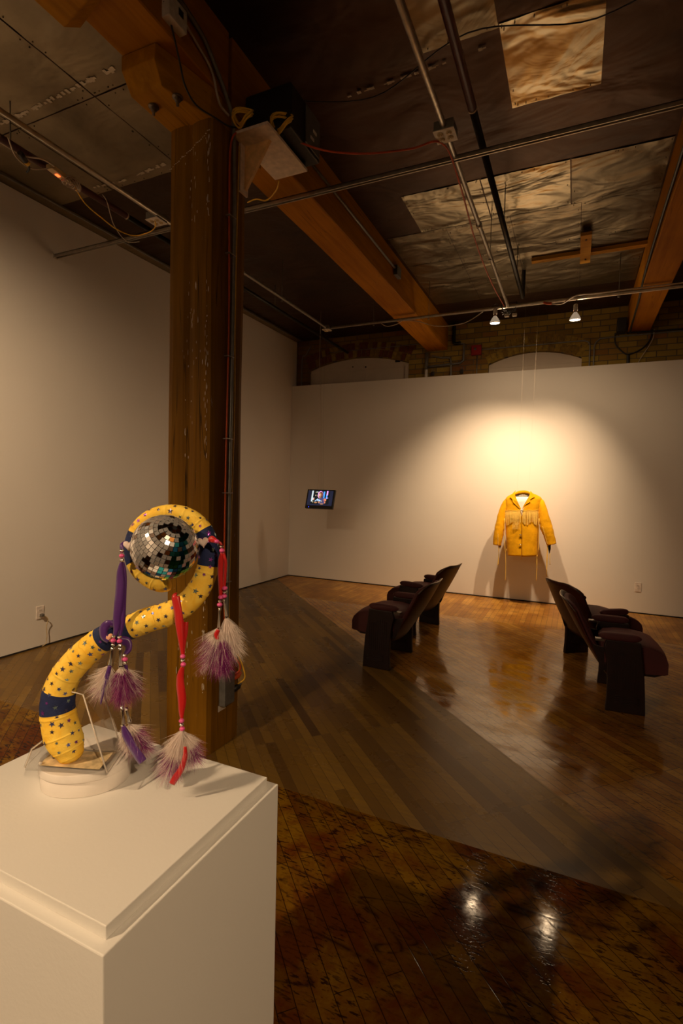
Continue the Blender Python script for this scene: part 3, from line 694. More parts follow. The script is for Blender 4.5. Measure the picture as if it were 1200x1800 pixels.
# ------------------------------------------------------------------ things on the post
xs_ = PX1 + .018
root = empty('post_conduit', (xs_, 2.33, 1.8), 'grey conduit running down the right face of the tall post', 'conduit')
part(MB().tube(smooth_path([(xs_, 2.325, .5), (xs_, 2.335, 1.6), (xs_, 2.345, 2.8), (xs_, 2.33, 3.40), (xs_, 2.30, 3.50), (xs_+.0, 2.18, 3.62), (xs_, 2.0, 3.72), (xs_, 1.5, 3.74), (xs_, -1, 3.74)], 8), .0105, 10), 'pipe', M['steel_dull'], root)
for z in (.95, 1.45, 1.75, 2.2, 2.75, 2.95): part(MB().box((PX1-.0, 2.29, z), (xs_+.012, 2.35, z+.004)), 'strap', M['steel'], root)
cable('orange_cable', [(PX1+.03,2.395,.40),(PX1+.055,2.41,.45),(xs_-.002,2.33,.62),(xs_-.004,2.305,1.0),(xs_-.004,2.305,1.6),(xs_-.004,2.315,2.4),(xs_-.004,2.305,3.0),(xs_,2.31,3.34),(xs_+.03,2.38,3.42),(PX1+.12,2.5,3.425)], .005, 'orange_cord', 'orange cable taped down the right face of the tall post')
cable('yellow_cable', [(PX1+.04,2.41,.34),(PX1+.075,2.43,.38),(PX1+.05,2.42,.48),(xs_-.004,2.36,.65),(xs_-.004,2.358,1.2),(xs_-.004,2.375,1.9),(xs_-.004,2.37,2.45),(xs_-.004,2.375,2.9),(xs_,2.38,3.36)], .004, 'yellow_cord', 'yellow cable running beside the orange one on the tall post')
root = empty('post_outlet', (PX1, 2.33, .33), 'grey outlet box with two plugs low on the tall post', 'electrical box')
part(MB().box((PX1-.002, 2.285, .25), (PX1+.045, 2.375, .43)), 'steel_box', M['grey_box'], root, bevel=.004)
part(MB().box((PX1-.001, 2.28, .215), (PX1+.004, 2.345, .25)), 'white_tag', M['white_plastic'], root)
part(MB().tube([(PX1+.03,2.375,.385),(PX1+.035,2.42,.385),(PX1+.04,2.44,.40)], [.016,.015,.008], 10), 'orange_plug', M['orange_cord'], root)
part(MB().tube([(PX1+.03,2.375,.315),(PX1+.035,2.42,.32),(PX1+.04,2.44,.335)], [.018,.017,.009], 10), 'black_plug', M['black'], root)
cable('white_cable', [on(322,36,0,PX1+.012), on(345,75,0,PX1+.012), on(372,125,0,PX1+.012), on(385,180,0,PX1+.014), on(402,203,0,PX1+.02)], .006, 'white_cord', 'white cable curving down the beam side to the post top')
cable('black_cable', [on(288,2,0,PX1+.012), on(300,40,0,PX1+.012), on(316,110,0,PX1+.012), on(325,150,0,PX1+.012), on(345,185,0,PX1+.012), on(378,207,0,PX1+.012), on(403,222,0,PX1+.02), on(430,225,0,PX1+.05), on(470,228,2,3.43)], .0045, 'black', 'black cable drooping across the bolster to the projector shelf')
root = empty('beam_box', on(300,20,0,PX1), 'white electrical box on the side of the beam at the top', 'electrical box')
p = on(284,8,0,PX1); q = on(316,38,0,PX1)
part(MB().box((PX1-.001, p.y, p.z-.055), (PX1+.045, q.y, p.z+.045)), 'housing', M['white_plastic'], root, bevel=.004)
part(MB().box((PX1+.046, (p.y+q.y)/2, p.z-.01), (PX1+.048, (p.y+q.y)/2+.03, p.z+.02)), 'switch', M['black'], root)
# projector shelf
SZ = 3.395
shelf = empty('projector_shelf', (PX1, 2.45, SZ), 'white bracket shelf fixed beside the top of the tall post', 'shelf')
part(MB().box((-1.790+.016, 2.335, SZ), (-1.545, 2.775, SZ+.016)), 'shelf_board', M['shelf'], shelf, bevel=.002)
part(MB().prism([(PX1+.002,2.44,SZ-.001),(-1.60,2.44,SZ-.001),(PX1+.02,2.44,SZ-.235),(PX1+.002,2.44,SZ-.235)], (0,.02,0)), 'gusset', M['ply'], shelf)
part(MB().box((PX1+.0015, 2.40, SZ-.26), (PX1+.014, 2.475, SZ-.002)), 'back_plate', M['shelf'], shelf)
prj = empty('projector', (-1.65, 2.6, SZ+.016), 'black projector box sitting on the white shelf', 'projector')
part(MB().box((-1.765, 2.44, SZ+.035), (-1.47, 2.79, SZ+.27)), 'body', M['black'], prj, bevel=.01)
part(MB().box((-1.470, 2.60, SZ+.05), (-1.462, 2.77, SZ+.255)), 'connector_panel', M['grey_box'], prj, bevel=.002)
part(MB().box((-1.462, 2.68, SZ+.15), (-1.458, 2.72, SZ+.165)).box((-1.462, 2.65, SZ+.10), (-1.458, 2.69, SZ+.115)), 'port', M['white_plastic'], prj)
for x in (-1.74,-1.55):
    for y in (2.48, 2.74): part(MB().lathe((x,y,SZ+.0165),(0,0,1),[(0,0),(.01,0),(.01,.02)],10), 'foot', M['black'], prj)
for cx_, cy_, nl in ((-1.69, 2.315, 5), (-1.520, 2.43, 5)):
    mb = MB()
    for k in range(nl):
        ph = random.uniform(0, 6); a = random.uniform(.045,.07); b = random.uniform(.026,.042)
        mb.tube([(cx_ + a*math.cos(ph+t*2*PI/18), cy_ + .02*math.sin(2*(ph+t*.35)), SZ+.05 + k*.006 + b*math.sin(ph+t*2*PI/18)) for t in range(19)], .0045, 7)
    tag(mb.build('cable_coil', M['yellow_cord']), 'coil of yellow cable at the %s of the projector shelf' % ('post side' if cx_ < -1.66 else 'outer side'), 'cable')
cable('yellow_cable', [on(490,318,2,3.40), on(485,335,2,3.38), on(468,352,2,3.40), on(450,350,2,3.46), on(435,356,2,3.47)], .0045, 'yellow_cord', 'yellow cable hanging below the projector shelf to the strut')

# power strip on left red pipe
ps = empty('power_strip', on(115,310,2,3.60), 'cream power strip with red glowing switch strapped to the left pipe', 'power strip')
a_, b_ = on(86,292,2,3.60), on(138,332,2,3.60); d = (b_-a_); t_ = d.normalized(); n_ = Vector((-t_.y, t_.x, 0))
part(MB().obox((a_+b_)/2, d*.5, n_*.026, Vector((0,0,.016))), 'housing', M['outlet_cream'], ps, bevel=.004)
sw = a_ + d*.28
part(MB().obox(sw - Vector((0,0,.018)), t_*.014, n_*.010, Vector((0,0,.003))), 'rocker_switch', emit('red_neon', (1,.10,.02), 3.5), ps)
for q in (.5,.66,.82): part(MB().obox(a_ + d*q - Vector((0,0,.017)), t_*.010, n_*.012, Vector((0,0,.0015))), 'socket', M['white_plastic'], ps)
mb = MB()
c0 = on(125,322,2,3.585)
for k in range(6):
    ph = k; a = random.uniform(.03,.07)
    mb.tube([c0 + Vector((a*math.cos(t*2*PI/14+ph)*.6, a*math.sin(t*2*PI/14+ph), .025*math.sin(t*2*PI/14*2+ph))) for t in range(15)], .0035, 6)
tag(mb.build('cable_bundle', M['white_cord']), 'knot of cream cables around the power strip', 'cable')
cable('yellow_cable', [on(132,330,2,3.58), on(150,358,2,3.52), on(175,380,2,3.46), on(205,403,2,3.44), on(235,414,2,3.43), on(262,408,2,3.44), on(273,398,2,3.45), on(272,388,2,ZC-.03)], .0045, 'yellow_cord', 'yellow cable sagging from the power strip to the left socket box')
cable('white_cable', [on(0,250,2,3.58), on(40,273,2,3.57), on(75,280,2,3.57), on(95,292,2,3.58)], .005, 'white_cord', 'cream cable running along the left pipe to the power strip')
cable('white_cable', [on(14,242,2,3.58), on(28,275,2,3.55), on(55,296,2,3.55), on(85,296,2,3.58)], .0045, 'white_cord', 'cream cable looping under the left pipe')
cable('white_cable', [on(180,342,2,3.6), on(188,355,2,3.55), on(200,395,2,3.50), on(222,424,2,3.47), on(245,425,2,3.47)], .0035, 'white_cord', 'thin cream cable dangling near the strut')
root = empty('black_plug', on(40,275,2,3.56), 'black and yellow plug hanging below the left pipe', 'plug')
part(MB().tube([on(35,268,2,3.57), on(45,284,2,3.55)], .018, 10), 'plug_body', M['black'], root)
part(MB().tube([on(45,284,2,3.55), on(50,289,2,3.545)], .016, 10), 'yellow_collar', M['yellow_cord'], root)
part(MB().tube(smooth_path([on(50,289,2,3.545), on(51,297,2,3.53), on(47,303,2,3.52)],4), .007, 8), 'cord_end', M['black'], root)

# ------------------------------------------------------------------ wall outlets
def wall_outlet(c, right, out, label):
    c, right, out = Vector(c), Vector(right), Vector(out); up = Vector((0,0,1))
    root = empty('wall_outlet', c, label, 'outlet')
    part(MB().obox(c + out*.004, right*.036, up*.058, out*.004), 'cover_plate', M['outlet_white'], root, bevel=.003)
    for s_ in (-1, 1):
        q = c + up*.021*s_ + out*.009
        so = part(MB().obox(q, right*.015, up*.013, out*.001), 'socket', M['outlet_white'], root, bevel=.002)
        sub(MB().obox(q + right*.006 + out*.0012, right*.0014, up*.004, out*.0006).obox(q - right*.006 + out*.0012, right*.0014, up*.004, out*.0006), 'socket_slot', M['black'], so)
    return root
M['outlet_white'] = plain('outlet_white', (.80,.72,.66), .35)
wall_outlet((.778, YP, .335), (1,0,0), (0,-1,0), 'white outlet on the lit back partition right of the jacket')
lo = wall_outlet((XL, 2.984, .315), (0,1,0), (1,0,0), 'white outlet low on the left wall with a cord plugged in')
root = empty('extension_lead', (XL+.02, 2.99, .29), 'pale cord and plug hanging from the left wall outlet to the floor', 'cable')
part(MB().obox(Vector((XL+.026, 2.988, .294)), Vector((.016,0,0)), Vector((0,.014,0)), Vector((0,0,.012))), 'plug', M['grey_box'], root, bevel=.004)
part(MB().tube(smooth_path([(XL+.038,2.995,.292),(XL+.045,3.03,.25),(XL+.03,3.025,.18),(XL+.03,3.03,.10),(XL+.028,3.02,.03),(XL+.012,2.995,.008)], 6), .0035, 7), 'cord', M['outlet_cream'], root)

# ------------------------------------------------------------------ hanging monitor
tvc = at(562, 877, 1); tvd = ray(562, 877); tvc = CAM + tvd * (6.32 / tvd.y)
tilt = math.radians(17)
TR = Vector((1,0,0)); TU = Vector((0, math.sin(tilt), math.cos(tilt))); TN = Vector((0, -math.cos(tilt), math.sin(tilt)*1.0))
TN = TR.cross(TU)
tv = empty('flat_monitor', tvc, 'small black flat monitor hanging in the corner showing a person', 'monitor')
W2, H2 = .216, .138
part(MB().obox(tvc - TN*.02, TR*W2, TU*H2, TN*.018), 'casing', M['black'], tv, bevel=.005)
scn_c = tvc + TU*.012
part(MB().obox(scn_c + TN*.0002, TR*(W2-.023), TU*(H2-.031), TN*.0012), 'screen', emit('screen_glow_navy', (.016,.018,.040), 1.0), tv)
pm = [emit('px_dark', (.006,.010,.012), 1), emit('px_white', (.62,.70,.72), 1.2), emit('px_skin', (.42,.19,.09), 1.2), emit('px_hair', (.16,.05,.03), 1.0), emit('px_shirt', (.06,.06,.16), 1.2), emit('px_pink', (.85,.35,.85), 1.4), emit('px_blue', (.06,.30,.75), 1.4), emit('px_orange', (.75,.22,.10), 1.2), emit('px_paper', (.42,.62,.95), 1.4), emit('px_gold', (.5,.42,.2), 1.0), emit('px_skin_light', (.85,.55,.38), 1.2)]
def scr(u, v, h): return scn_c + TR*(u*(W2-.023)) + TU*(v*(H2-.031)) + TN*h
mb = MB()
def sq(u0, v0, u1, v1, mi, h=.0018, sk=0):
    mb.add([scr(u0,v0,h), scr(u1,v0,h), scr(u1+sk,v1,h), scr(u0+sk,v1,h)], [(0,1,2,3)], mi)
def el(u, v, a, b, mi, h=.0022, n=16): mb.add([scr(u+a*math.cos(2*PI*i/n), v+b*math.sin(2*PI*i/n), h) for i in range(n)], [list(range(n))], mi)
sq(-.72,-.82,.74,.98,0); sq(-.70,-.5,-.58,.98,1,.002); sq(-.42,.72,-.15,.82,9,.002); sq(-.45,.75,-.05,.92,0,.0019); sq(-.35,.78,-.2,.86,1,.0021)
sq(-.40,.28,-.33,.42,10,.0021); sq(-.24,.22,-.18,.4,9,.0021); sq(-.58,-.3,-.45,.02,1,.0021); sq(-.52,-.28,-.44,-.05,7,.0022)
sq(.24,-.3,.36,.9,6,.0019); sq(.47,-.1,.58,.5,6,.0019); sq(.49,.4,.60,.98,5,.002); sq(.46,.0,.66,.06,5,.002)
el(.0,.45,.21,.50,5,.0020); el(.03,.42,.17,.46,3,.0021); el(-.03,.40,.12,.30,2,.0023); el(-.06,.42,.06,.16,10,.0024); sq(-.09,-.05,.04,.2,2,.0022)
el(.12,-.35,.26,.48,4,.0021); sq(-.06,-.8,.40,-.3,4,.0021); el(.40,-.25,.13,.20,7,.0021); el(.42,-.60,.07,.10,7,.0021)
mb.add([scr(-.42,-.5,.0026), scr(-.28,-.22,.0026), scr(-.18,-.08,.0026), scr(-.02,-.22,.0026), scr(.14,-.38,.0026), scr(-.02,-.42,.0026), scr(-.2,-.36,.0026)], [range(7)], 8)
el(-.26,-.32,.03,.09,0,.0028); el(-.12,-.27,.03,.09,0,.0028); el(-.30,-.62,.12,.09,2,.0027); el(-.03,-.55,.1,.13,2,.0027); el(.2,-.78,.14,.08,2,.0027); el(.16,-.42,.035,.12,9,.0028); el(-.53,-.55,.04,.1,9,.0027)
part(mb, 'screen_picture', pm, tv)
lp = tvc - TR*(W2*.72) - TU*(H2*.87) + TN*.0
part(MB().obox(lp, TR*.004, TU*.004, TN*.0012), 'power_light', emit('blue_led', (.02,.05,1), 4), tv)
for dx, l in ((-.03, 'hanging_wire'), (.025, 'hanging_wire')):
    part(MB().tube([tvc + TU*H2*.98 + Vector((dx*.5,.02,0)), Vector((tvc.x + dx, tvc.y-.03, CZ-.002))], .0009, 5), l, M['steel_dull'], tv)
part(MB().tube(smooth_path([tvc + TU*.05 + Vector((-.06,.03,0)), tvc + Vector((-.05,.05,.4)), tvc + Vector((-.02,.03,1.1)), tvc + Vector((-.05,0,1.9)), Vector((tvc.x-.02, tvc.y-.05, CZ-.004))], 8), .003, 6), 'monitor_cord', M['white_cord'], tv)

# ------------------------------------------------------------------ theatre chairs
def make_chair():
    root = bpy.data.objects.new('theatre_chair', None); col.objects.link(root); root['wp'] = (0,0,0)
    Wd = .27                                                # half spacing of the two stands; forward is +X, z up
    def rr(pts, y0, y1): return pts
    for s in (-1, 1):
        y = s*Wd
        outline = [(.005,0),(.25,0),(.245,.10),(.235,.25),(.215,.40),(.205,.495),(-.005,.495),(-.02,.44),(.0,.36),(.012,.22),(.012,.10)]
        mb = MB().prism([(x, y-.017, z) for x, z in outline], (0,.034,0))
        st = mb.build('side_stand', M['chair_iron'], root, bevel=.006)
        m2 = MB()                                            # cast relief on the outer faces
        for f in (-1, 1):
            yy = y + f*.0175
            for k in range(9): x = .04 + k*.019; m2.box((x, yy-.0025, .16), (x+.006, yy+.0025, .40 + .02*math.sin(k*.8)))
            for k in range(4): m2.tube([(.06+.15*t/8, yy, .07+.014*k + .006*math.sin(t*1.3)) for t in range(9)], .003, 5)
        r_ = m2.build('relief', M['chair_iron']); r_.parent = st
        # padded arm rest with rounded ends
        rows = []
        for i in range(15):
            t = i/14; x = -.055 + .262*t; sc2 = (1 - abs(2*t-1)**6)**.5 if 0 < t < 1 else .25; sc2 = max(sc2, .25)
            ring = []
            for k_ in range(16):
                a = 2*PI*k_/16; ca, sa = math.cos(a), math.sin(a)
                ring.append((x, y + .032*sc2*math.copysign(abs(ca)**.6, ca), .520 + .012*t*0 + .026*sc2*math.copysign(abs(sa)**.6, sa)))
            rows.append(ring)
        m3 = MB().grid(rows, 0, True, True); m3.f += [[k_ for k_ in range(16)], [14*16+k_ for k_ in range(16)]]; m3.mi += [0,0]; m3.sm += [True]*2
        m3.build('arm_rest', M['velvet'], root)
        b = MB().box((-.075, y-.024, .482), (-.02, y+.024, .497)); b.build('arm_bracket', M['chrome'], root)
    # seat cushion: rounded, domed, waterfall front
    wS = Wd - .022; rows = []
    prof = [(-.01,.33),(-.01,.43),(.02,.462),(.10,.478),(.20,.478),(.28,.468),(.335,.448),(.370,.415),(.384,.368),(.384,.292),(.36,.284),(.20,.275),(.06,.285)]
    for j in range(13):
        t = -1 + 2*j/12; e = 1; y = t*wS
        rows.append([(x*(1 - .02*t**4), y, .29 + (z-.29)*(1 - .05*abs(t)**8) - .008*t*t*(1 if z > .4 else 0)) for x, z in prof])
    mb = MB().grid(rows, 0, True, True); n = len(prof); mb.f += [list(range(n-1,-1,-1)), [12*n+i for i in range(n)]]; mb.mi += [0,0]; mb.sm += [False]*2
    seat = mb.build('seat', M['velvet'], root)
    sp = MB().prism([(.0,-wS,.262),(.0,wS,.262),(.30,wS*.97,.262),(.352,wS*.8,.268),(.352,-wS*.8,.268),(.30,-wS*.97,.262)], (0,0,.014)); sp_ = sp.build('seat_pan', M['chair_iron']); sp_.parent = seat
    MB().tube([(.05,-Wd+.017,.30),(.05,Wd-.017,.30)], .012, 10).build('hinge_bar', M['chair_iron'], root)
    # back rest: curved shell, wrapped sides, rounded top
    def backsurf(u, v, off):                                  # u -1..1 across, v 0..1 up
        H = .515 - .095*abs(u)**6 ; z0 = .215 + .02*abs(u)**2
        top = .245 + (H) * v
        zz_ = z0*(1-v) + (z0 + H)*v
        x = -.005 - (.272)*(zz_-.25)/.46 - .035*math.sin(PI*v)*.4
        x += .050*abs(u)**2.2*(.55+.45*v)
        return Vector((x + off, u*(Wd-.028), zz_))
    NU, NV = 18, 14
    def sheet_(off, th, mat, nme, um=1.0, v0=0.0, v1=1.0, par=root):
        A = [[backsurf((-1+2*i/NU)*um, v0+(v1-v0)*j/NV, off) for i in range(NU+1)] for j in range(NV+1)]
        B = [[backsurf((-1+2*i/NU)*um, v0+(v1-v0)*j/NV, off+th) for i in range(NU+1)] for j in range(NV+1)]
        mb = MB(); mb.grid(A, 0, True); mb.grid([r[::-1] for r in B], 0, True)
        edge = [A[0][i] for i in range(NU+1)] + [A[j][NU] for j in range(1,NV+1)] + [A[NV][i] for i in range(NU-1,-1,-1)] + [A[j][0] for j in range(NV-1,0,-1)]
        ed2 = [B[0][i] for i in range(NU+1)] + [B[j][NU] for j in range(1,NV+1)] + [B[NV][i] for i in range(NU-1,-1,-1)] + [B[j][0] for j in range(NV-1,0,-1)]
        mb.grid([edge + edge[:1], ed2 + ed2[:1]], 0, True)
        o = mb.build(nme, mat, None, weld=True); o.parent = par; return o, A
    sh, A = sheet_(-.012, .012, M['chair_shell'], 'back_shell')
    pad, _ = sheet_(.001, .034, M['velvet'], 'back_cushion', .94, .04, .965)
    pad.modifiers.new('b', 'BEVEL').width = .012; pad.modifiers['b'].segments = 3; pad.modifiers['b'].limit_method = 'ANGLE'
    rim = MB().tube([p + Vector((-.001,0,.002)) for p in A[NV]], .0035, 6); rm_ = rim.build('chrome_rim', M['chrome']); rm_.parent = sh
    for s in (-1, 1):
        MB().prism([(-.02,s*(Wd-.03)-.004,.26),(.04,s*(Wd-.03)-.004,.28),(.03,s*(Wd-.03)-.004,.42),(-.09,s*(Wd-.03)-.004,.44)], (0,.008,0)).build('back_bracket', M['chair_iron'], root)
    return root
def copy_tree(o, parent=None):
    c = o.copy(); col.objects.link(c); c.parent = parent
    for ch in [x for x in bpy.data.objects if x.parent == o]: copy_tree(ch, c)
    return c
proto = make_chair()
CH = [((-1.298, 4.20), 177, 'front left theatre chair, nearest of the two facing the left wall'),
      ((-1.352, 5.27), 168, 'rear left theatre chair, facing left, nearest the lit wall'),
      ((.235, 4.205), 3, 'front right theatre chair, nearest of the two facing right'),
      ((.125, 4.93), 35, 'rear right theatre chair, angled away in front of the lit wall')]
srcs = [proto] + [copy_tree(proto) for _ in range(3)]
for o, ((x, y), a, lab) in zip(srcs, CH):
    o.location = (x, y, 0); o.rotation_euler = (0, 0, math.radians(a)); tag(o, 'burgundy velvet ' + lab, 'chair', 'burgundy theatre chairs')

# ------------------------------------------------------------------ pedestal
ped = empty('display_pedestal', (-.8, .68, 0), 'tall white painted pedestal carrying the star covered cane', 'pedestal')
part(MB().box((-1.085, .455, 0), (-.534, .888, .88)), 'pedestal_body', M['pedestal'], ped, bevel=.002)
part(MB().box((-1.068, .473, .8802), (-.550, .870, .90)), 'top_plate', M['pedestal'], ped, bevel=.0015)

# oval foam block
TOPZ = .946
def foam():
    A = on(49,1392,2,.90); B = on(208,1374,2,.90)
    c = Vector((-.874, .705, 0)); ax = (Vector((-.804,.735,0)) - Vector((-.940,.650,0))).normalized(); ay = Vector((-ax.y, ax.x, 0))
    def oval(a, b, z, n=48):
        return [c + ax*(a*math.copysign(abs(math.cos(2*PI*i/n))**.9, math.cos(2*PI*i/n))) + ay*(b*math.sin(2*PI*i/n)) + Vector((0,0,z)) for i in range(n)]
    root = empty('oval_block', (c.x, c.y, .90), 'white oval foam block in two layers under the cane stand', 'block')
    part(MB().prism(oval(.083,.072,.9003), (0,0,.0285), smooth=True), 'lower_layer', M['foam'], root, bevel=.001)
    part(MB().prism(oval(.086,.075,.930), (0,0,TOPZ-.930), smooth=True), 'upper_layer', M['foam'], root, bevel=.001)
    return c, ax, ay
fc, fax, fay = foam()
# acrylic stand
z0 = TOPZ + .0004; T = .0045
c1, c2, c3, c4 = [on(x, y, 2, z0+T) for x, y in ((44,1350), (188,1359), (215,1321), (82,1313))]
stand = empty('acrylic_stand', (fc.x, fc.y, z0), 'clear bent acrylic stand holding up the cane foot', 'stand')
def slab(a, b, c, d, t):                                     # quad with thickness
    a, b, c, d = map(Vector, (a, b, c, d)); n = (b-a).cross(d-a).normalized() * t
    return MB().prism([a, b, c, d], n)
part(slab(*[Vector((p.x, p.y, z0)) for p in (c1, c2, c3, c4)], T), 'base_plate', M['acrylic'], stand)
part(MB().prism([Vector((p.x, p.y, z0+T+.0003)) for p in (c1.lerp(c3,.14), c2.lerp(c4,.12), c3.lerp(c1,.10), c4.lerp(c2,.12))], (0,0,.0006)), 'tape_patch', M['glue'], stand)
t2, t3 = at(146,1221,.985), at(172,1191,1.045)
b2, b3 = Vector((c2.x,c2.y,z0+T+.0006)), Vector((c3.x,c3.y,z0+T+.0006))
def bar(p, q, r=.0024): return MB().tube([p, q], r, 8)
part(slab(b2, b3, t3, t2, .0035), 'right_wing', M['acrylic'], stand)
M['acr_edge'] = plain('frosted_acrylic_edge', (.62,.55,.47), .15, 0, .1, 200)
part(bar(b2, t2, .0015), 'polished_edge', M['acr_edge'], stand); part(bar(b3, t3, .0012), 'polished_edge', M['acr_edge'], stand)
t5, t6 = at(126,1216,.985), at(150,1187,1.045)
part(slab(t2, t3, t6, t5, .0035), 'top_tab', M['acrylic'], stand); part(bar(t5, t2, .0012), 'polished_edge', M['acr_edge'], stand); part(bar(t6, t3, .001), 'polished_edge', M['acr_edge'], stand)
b1, b4 = Vector((c1.x,c1.y,z0+T+.0006)), Vector((c4.x,c4.y,z0+T+.0006))
t1, t4 = at(56,1317,.99), at(92,1290,1.05)
part(slab(b4, b1, t1, t4, .003), 'left_wing', M['acrylic'], stand); part(bar(b1, t1, .0013), 'polished_edge', M['acr_edge'], stand); part(bar(t1, t4, .0013), 'polished_edge', M['acr_edge'], stand)
part(bar(b3, b2, .001), 'polished_edge', M['acr_edge'], stand); part(bar(b4, b3, .001), 'polished_edge', M['acr_edge'], stand)
for x, y in ((71,1343), (95,1332)): p = on(x, y, 2, z0+T+.001); part(MB().lathe(p, (0,0,1), [(0,.004),(.0035,.004),(.0035,0)], 10), 'screw', M['white_plastic'] if x < 80 else M['bolt'], stand)

# ------------------------------------------------------------------ the cane
cane_pts = [(124,1323,22),(118,1308,28),(110,1290,30),(104,1265,29),(101,1240,28),(105,1213,27),(116,1187,25),(131,1167,24.5),(151,1147,24),(176,1127,23),(203,1111,22),(232,1101,21.5),(262,1089,22),
            (290,1081,21.5),(314,1070,21),(336,1053,20.5),(352,1031,20),(362,1008,19),(366.5,985,18.5),(366,960,18),(361,940,17),(351,924,16),(336,911,15.5),(316,903,15),(294,901,14),(272,906,13.5),(253,918,13.5),(240,935,13.5),(233,955,13.5),(233,975,14),(239,993,14.5),(251,1009,14.5),(267,1021,14),(284,1028,13),(297,1027,11)]
cane = empty('decorated_cane', at(122,1335,1.0), 'yellow and navy star print curled cane holding a mirror ball', 'sculpture')
DC = 1.0
def bf(i): return i
raw = [Vector((x, y, r)) for x, y, r in cane_pts]
sm_ = smooth_path(raw, 8)
def is_blue(p, i):
    f = i/8.0
    return (3.55 < f < 4.95) or (9.1 < f < 11.0) or (17.6 < f < 20.5) or (27.0 < f < 29.75)
mb = MB(); SEG = 40; rows = []
axis = [at(p.x, p.y, DC + (.012*math.sin((i/8.0-12)*.22) if i/8.0 > 12 else 0)) for i, p in enumerate(sm_)]
rad = [p.z/F for p in sm_]
frames = []
for i in range(len(axis)):
    t = (axis[min(i+1, len(axis)-1)] - axis[max(i-1, 0)]).normalized(); N = (cf - t*cf.dot(t)).normalized(); B = t.cross(N); frames.append((t, N, B))
def cpt(i, a, off=0):
    t, N, B = frames[i]
    w_ = .010*noise.noise(Vector((i*.9, math.cos(a)*1.5, math.sin(a)*1.5))) + (.035 if i % 11 == 5 and is_blue(0,i) is False else 0)
    return axis[i] + (N*math.cos(a) + B*math.sin(a)) * (rad[i]*(1+w_) + off)
for i in range(len(axis)): rows.append([cpt(i, 2*PI*k/SEG) for k in range(SEG)])
nR = len(rows)
for i in range(nR-1):
    mi = 1 if is_blue(0, i) else 0
    b = len(mb.v)
    mb.add(rows[i] + rows[i+1], [(k, (k+1) % SEG, SEG+(k+1) % SEG, SEG+k) for k in range(SEG)], mi, True)
for i, s in ((0, -1), (nR-1, 1)):                            # domed ends
    t, N, B = frames[i]; prev = rows[i]
    for q in (.35, .65, .85, .97, 1.0):
        h = math.sin(math.acos(max(0, 1-q))) if q < 1 else 1
        sc3 = math.sqrt(max(0, 1 - q*q)); cur = [axis[i] + (p - axis[i])*sc3 + t*s*rad[i]*q*(.75 if i == 0 else .25) for p in rows[i]]
        V = prev + cur if s > 0 else cur + prev
        mb.add(V, [(k, (k+1) % SEG, SEG+(k+1) % SEG, SEG+k) for k in range(SEG)], 0, True); prev = cur
# foil stars printed on the wrap
random.seed(11); placed = []
tries = 0
while len(placed) < 330 and tries < 9000:
    tries += 1
    i = random.randrange(2, nR-2); a = random.uniform(0, 2*PI); p = cpt(i, a, .0003)
    if any((p - q).length < .0135 for q in placed): continue
    placed.append(p); t, N, B = frames[i]; n = (N*math.cos(a) + B*math.sin(a)); tb = n.cross(t); R_ = random.choice([.0038,.0046,.0050,.0062]); ph = random.uniform(0, 2*PI)
    pts = []
    for k in range(10):
        rr_ = R_ if k % 2 == 0 else R_*.40; an = ph + k*PI/5
        du, dv = rr_*math.cos(an), rr_*math.sin(an)
        q = axis[i] + t*du; aa = a + dv/rad[i]; ii = i
        q = q + (N*math.cos(aa) + B*math.sin(aa)) * ((p - axis[i]).length + .0002)
        pts.append(q)
    blue = is_blue(0, i)
    mi = random.choice([3,3,4,5]) if blue else random.choice([2,2,3,4,5,5])
    cen = sum(pts, Vector())/10
    mb.add([cen] + pts, [(0, k+1, (k+1) % 10 + 1) for k in range(10)], mi)
part(mb, 'cane_body', [M['cloth_y'], M['cloth_b'], M['star_b'], M['star_p'], M['star_s'], M['star_k']], cane)
# seam bands where the cloth overlaps
for i in (84, 100, 67):
    part(MB().tube([cpt(i + .0 if False else min(nR-1, i + int(1.2*math.sin(k*.5))), 2*PI*k/24, .0002) for k in range(25)], .0009, 6), 'cloth_seam', M['cloth_y'], cane)

# mirror ball
BC = at(290, 962, .948); BR = 56.5/F*.948
random.seed(5)
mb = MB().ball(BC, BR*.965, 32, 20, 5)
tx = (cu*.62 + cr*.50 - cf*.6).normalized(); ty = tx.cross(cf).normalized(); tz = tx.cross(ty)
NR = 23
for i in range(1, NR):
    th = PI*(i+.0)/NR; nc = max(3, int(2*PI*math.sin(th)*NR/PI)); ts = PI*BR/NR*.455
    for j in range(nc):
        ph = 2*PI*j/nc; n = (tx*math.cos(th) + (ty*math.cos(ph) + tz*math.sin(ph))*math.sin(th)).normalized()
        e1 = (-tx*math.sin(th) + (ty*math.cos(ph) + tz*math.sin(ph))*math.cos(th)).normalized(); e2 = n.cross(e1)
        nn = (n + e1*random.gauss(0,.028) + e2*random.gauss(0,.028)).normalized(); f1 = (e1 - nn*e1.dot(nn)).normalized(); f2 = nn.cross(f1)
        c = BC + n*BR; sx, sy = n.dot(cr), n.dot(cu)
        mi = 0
        tl = (sx*.8 - sy*.45)  # teal and blue patch: reflection of something unseen, painted into the tiles
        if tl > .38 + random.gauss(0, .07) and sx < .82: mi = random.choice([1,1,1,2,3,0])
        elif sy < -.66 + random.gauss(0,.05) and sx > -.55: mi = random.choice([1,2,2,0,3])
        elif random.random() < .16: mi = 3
        elif random.random() < .05 or (sx > .12 and sx < .5 and sy > .35 and sy < .75 and random.random() < .3): mi = 4  # amber tiles paint in a warm reflection
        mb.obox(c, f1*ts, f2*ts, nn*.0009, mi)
part(mb, 'mirror_ball', [M['mir'], M['refl_t'], M['refl_b'], M['mir_d'], M['refl_o'], M['black']], cane)
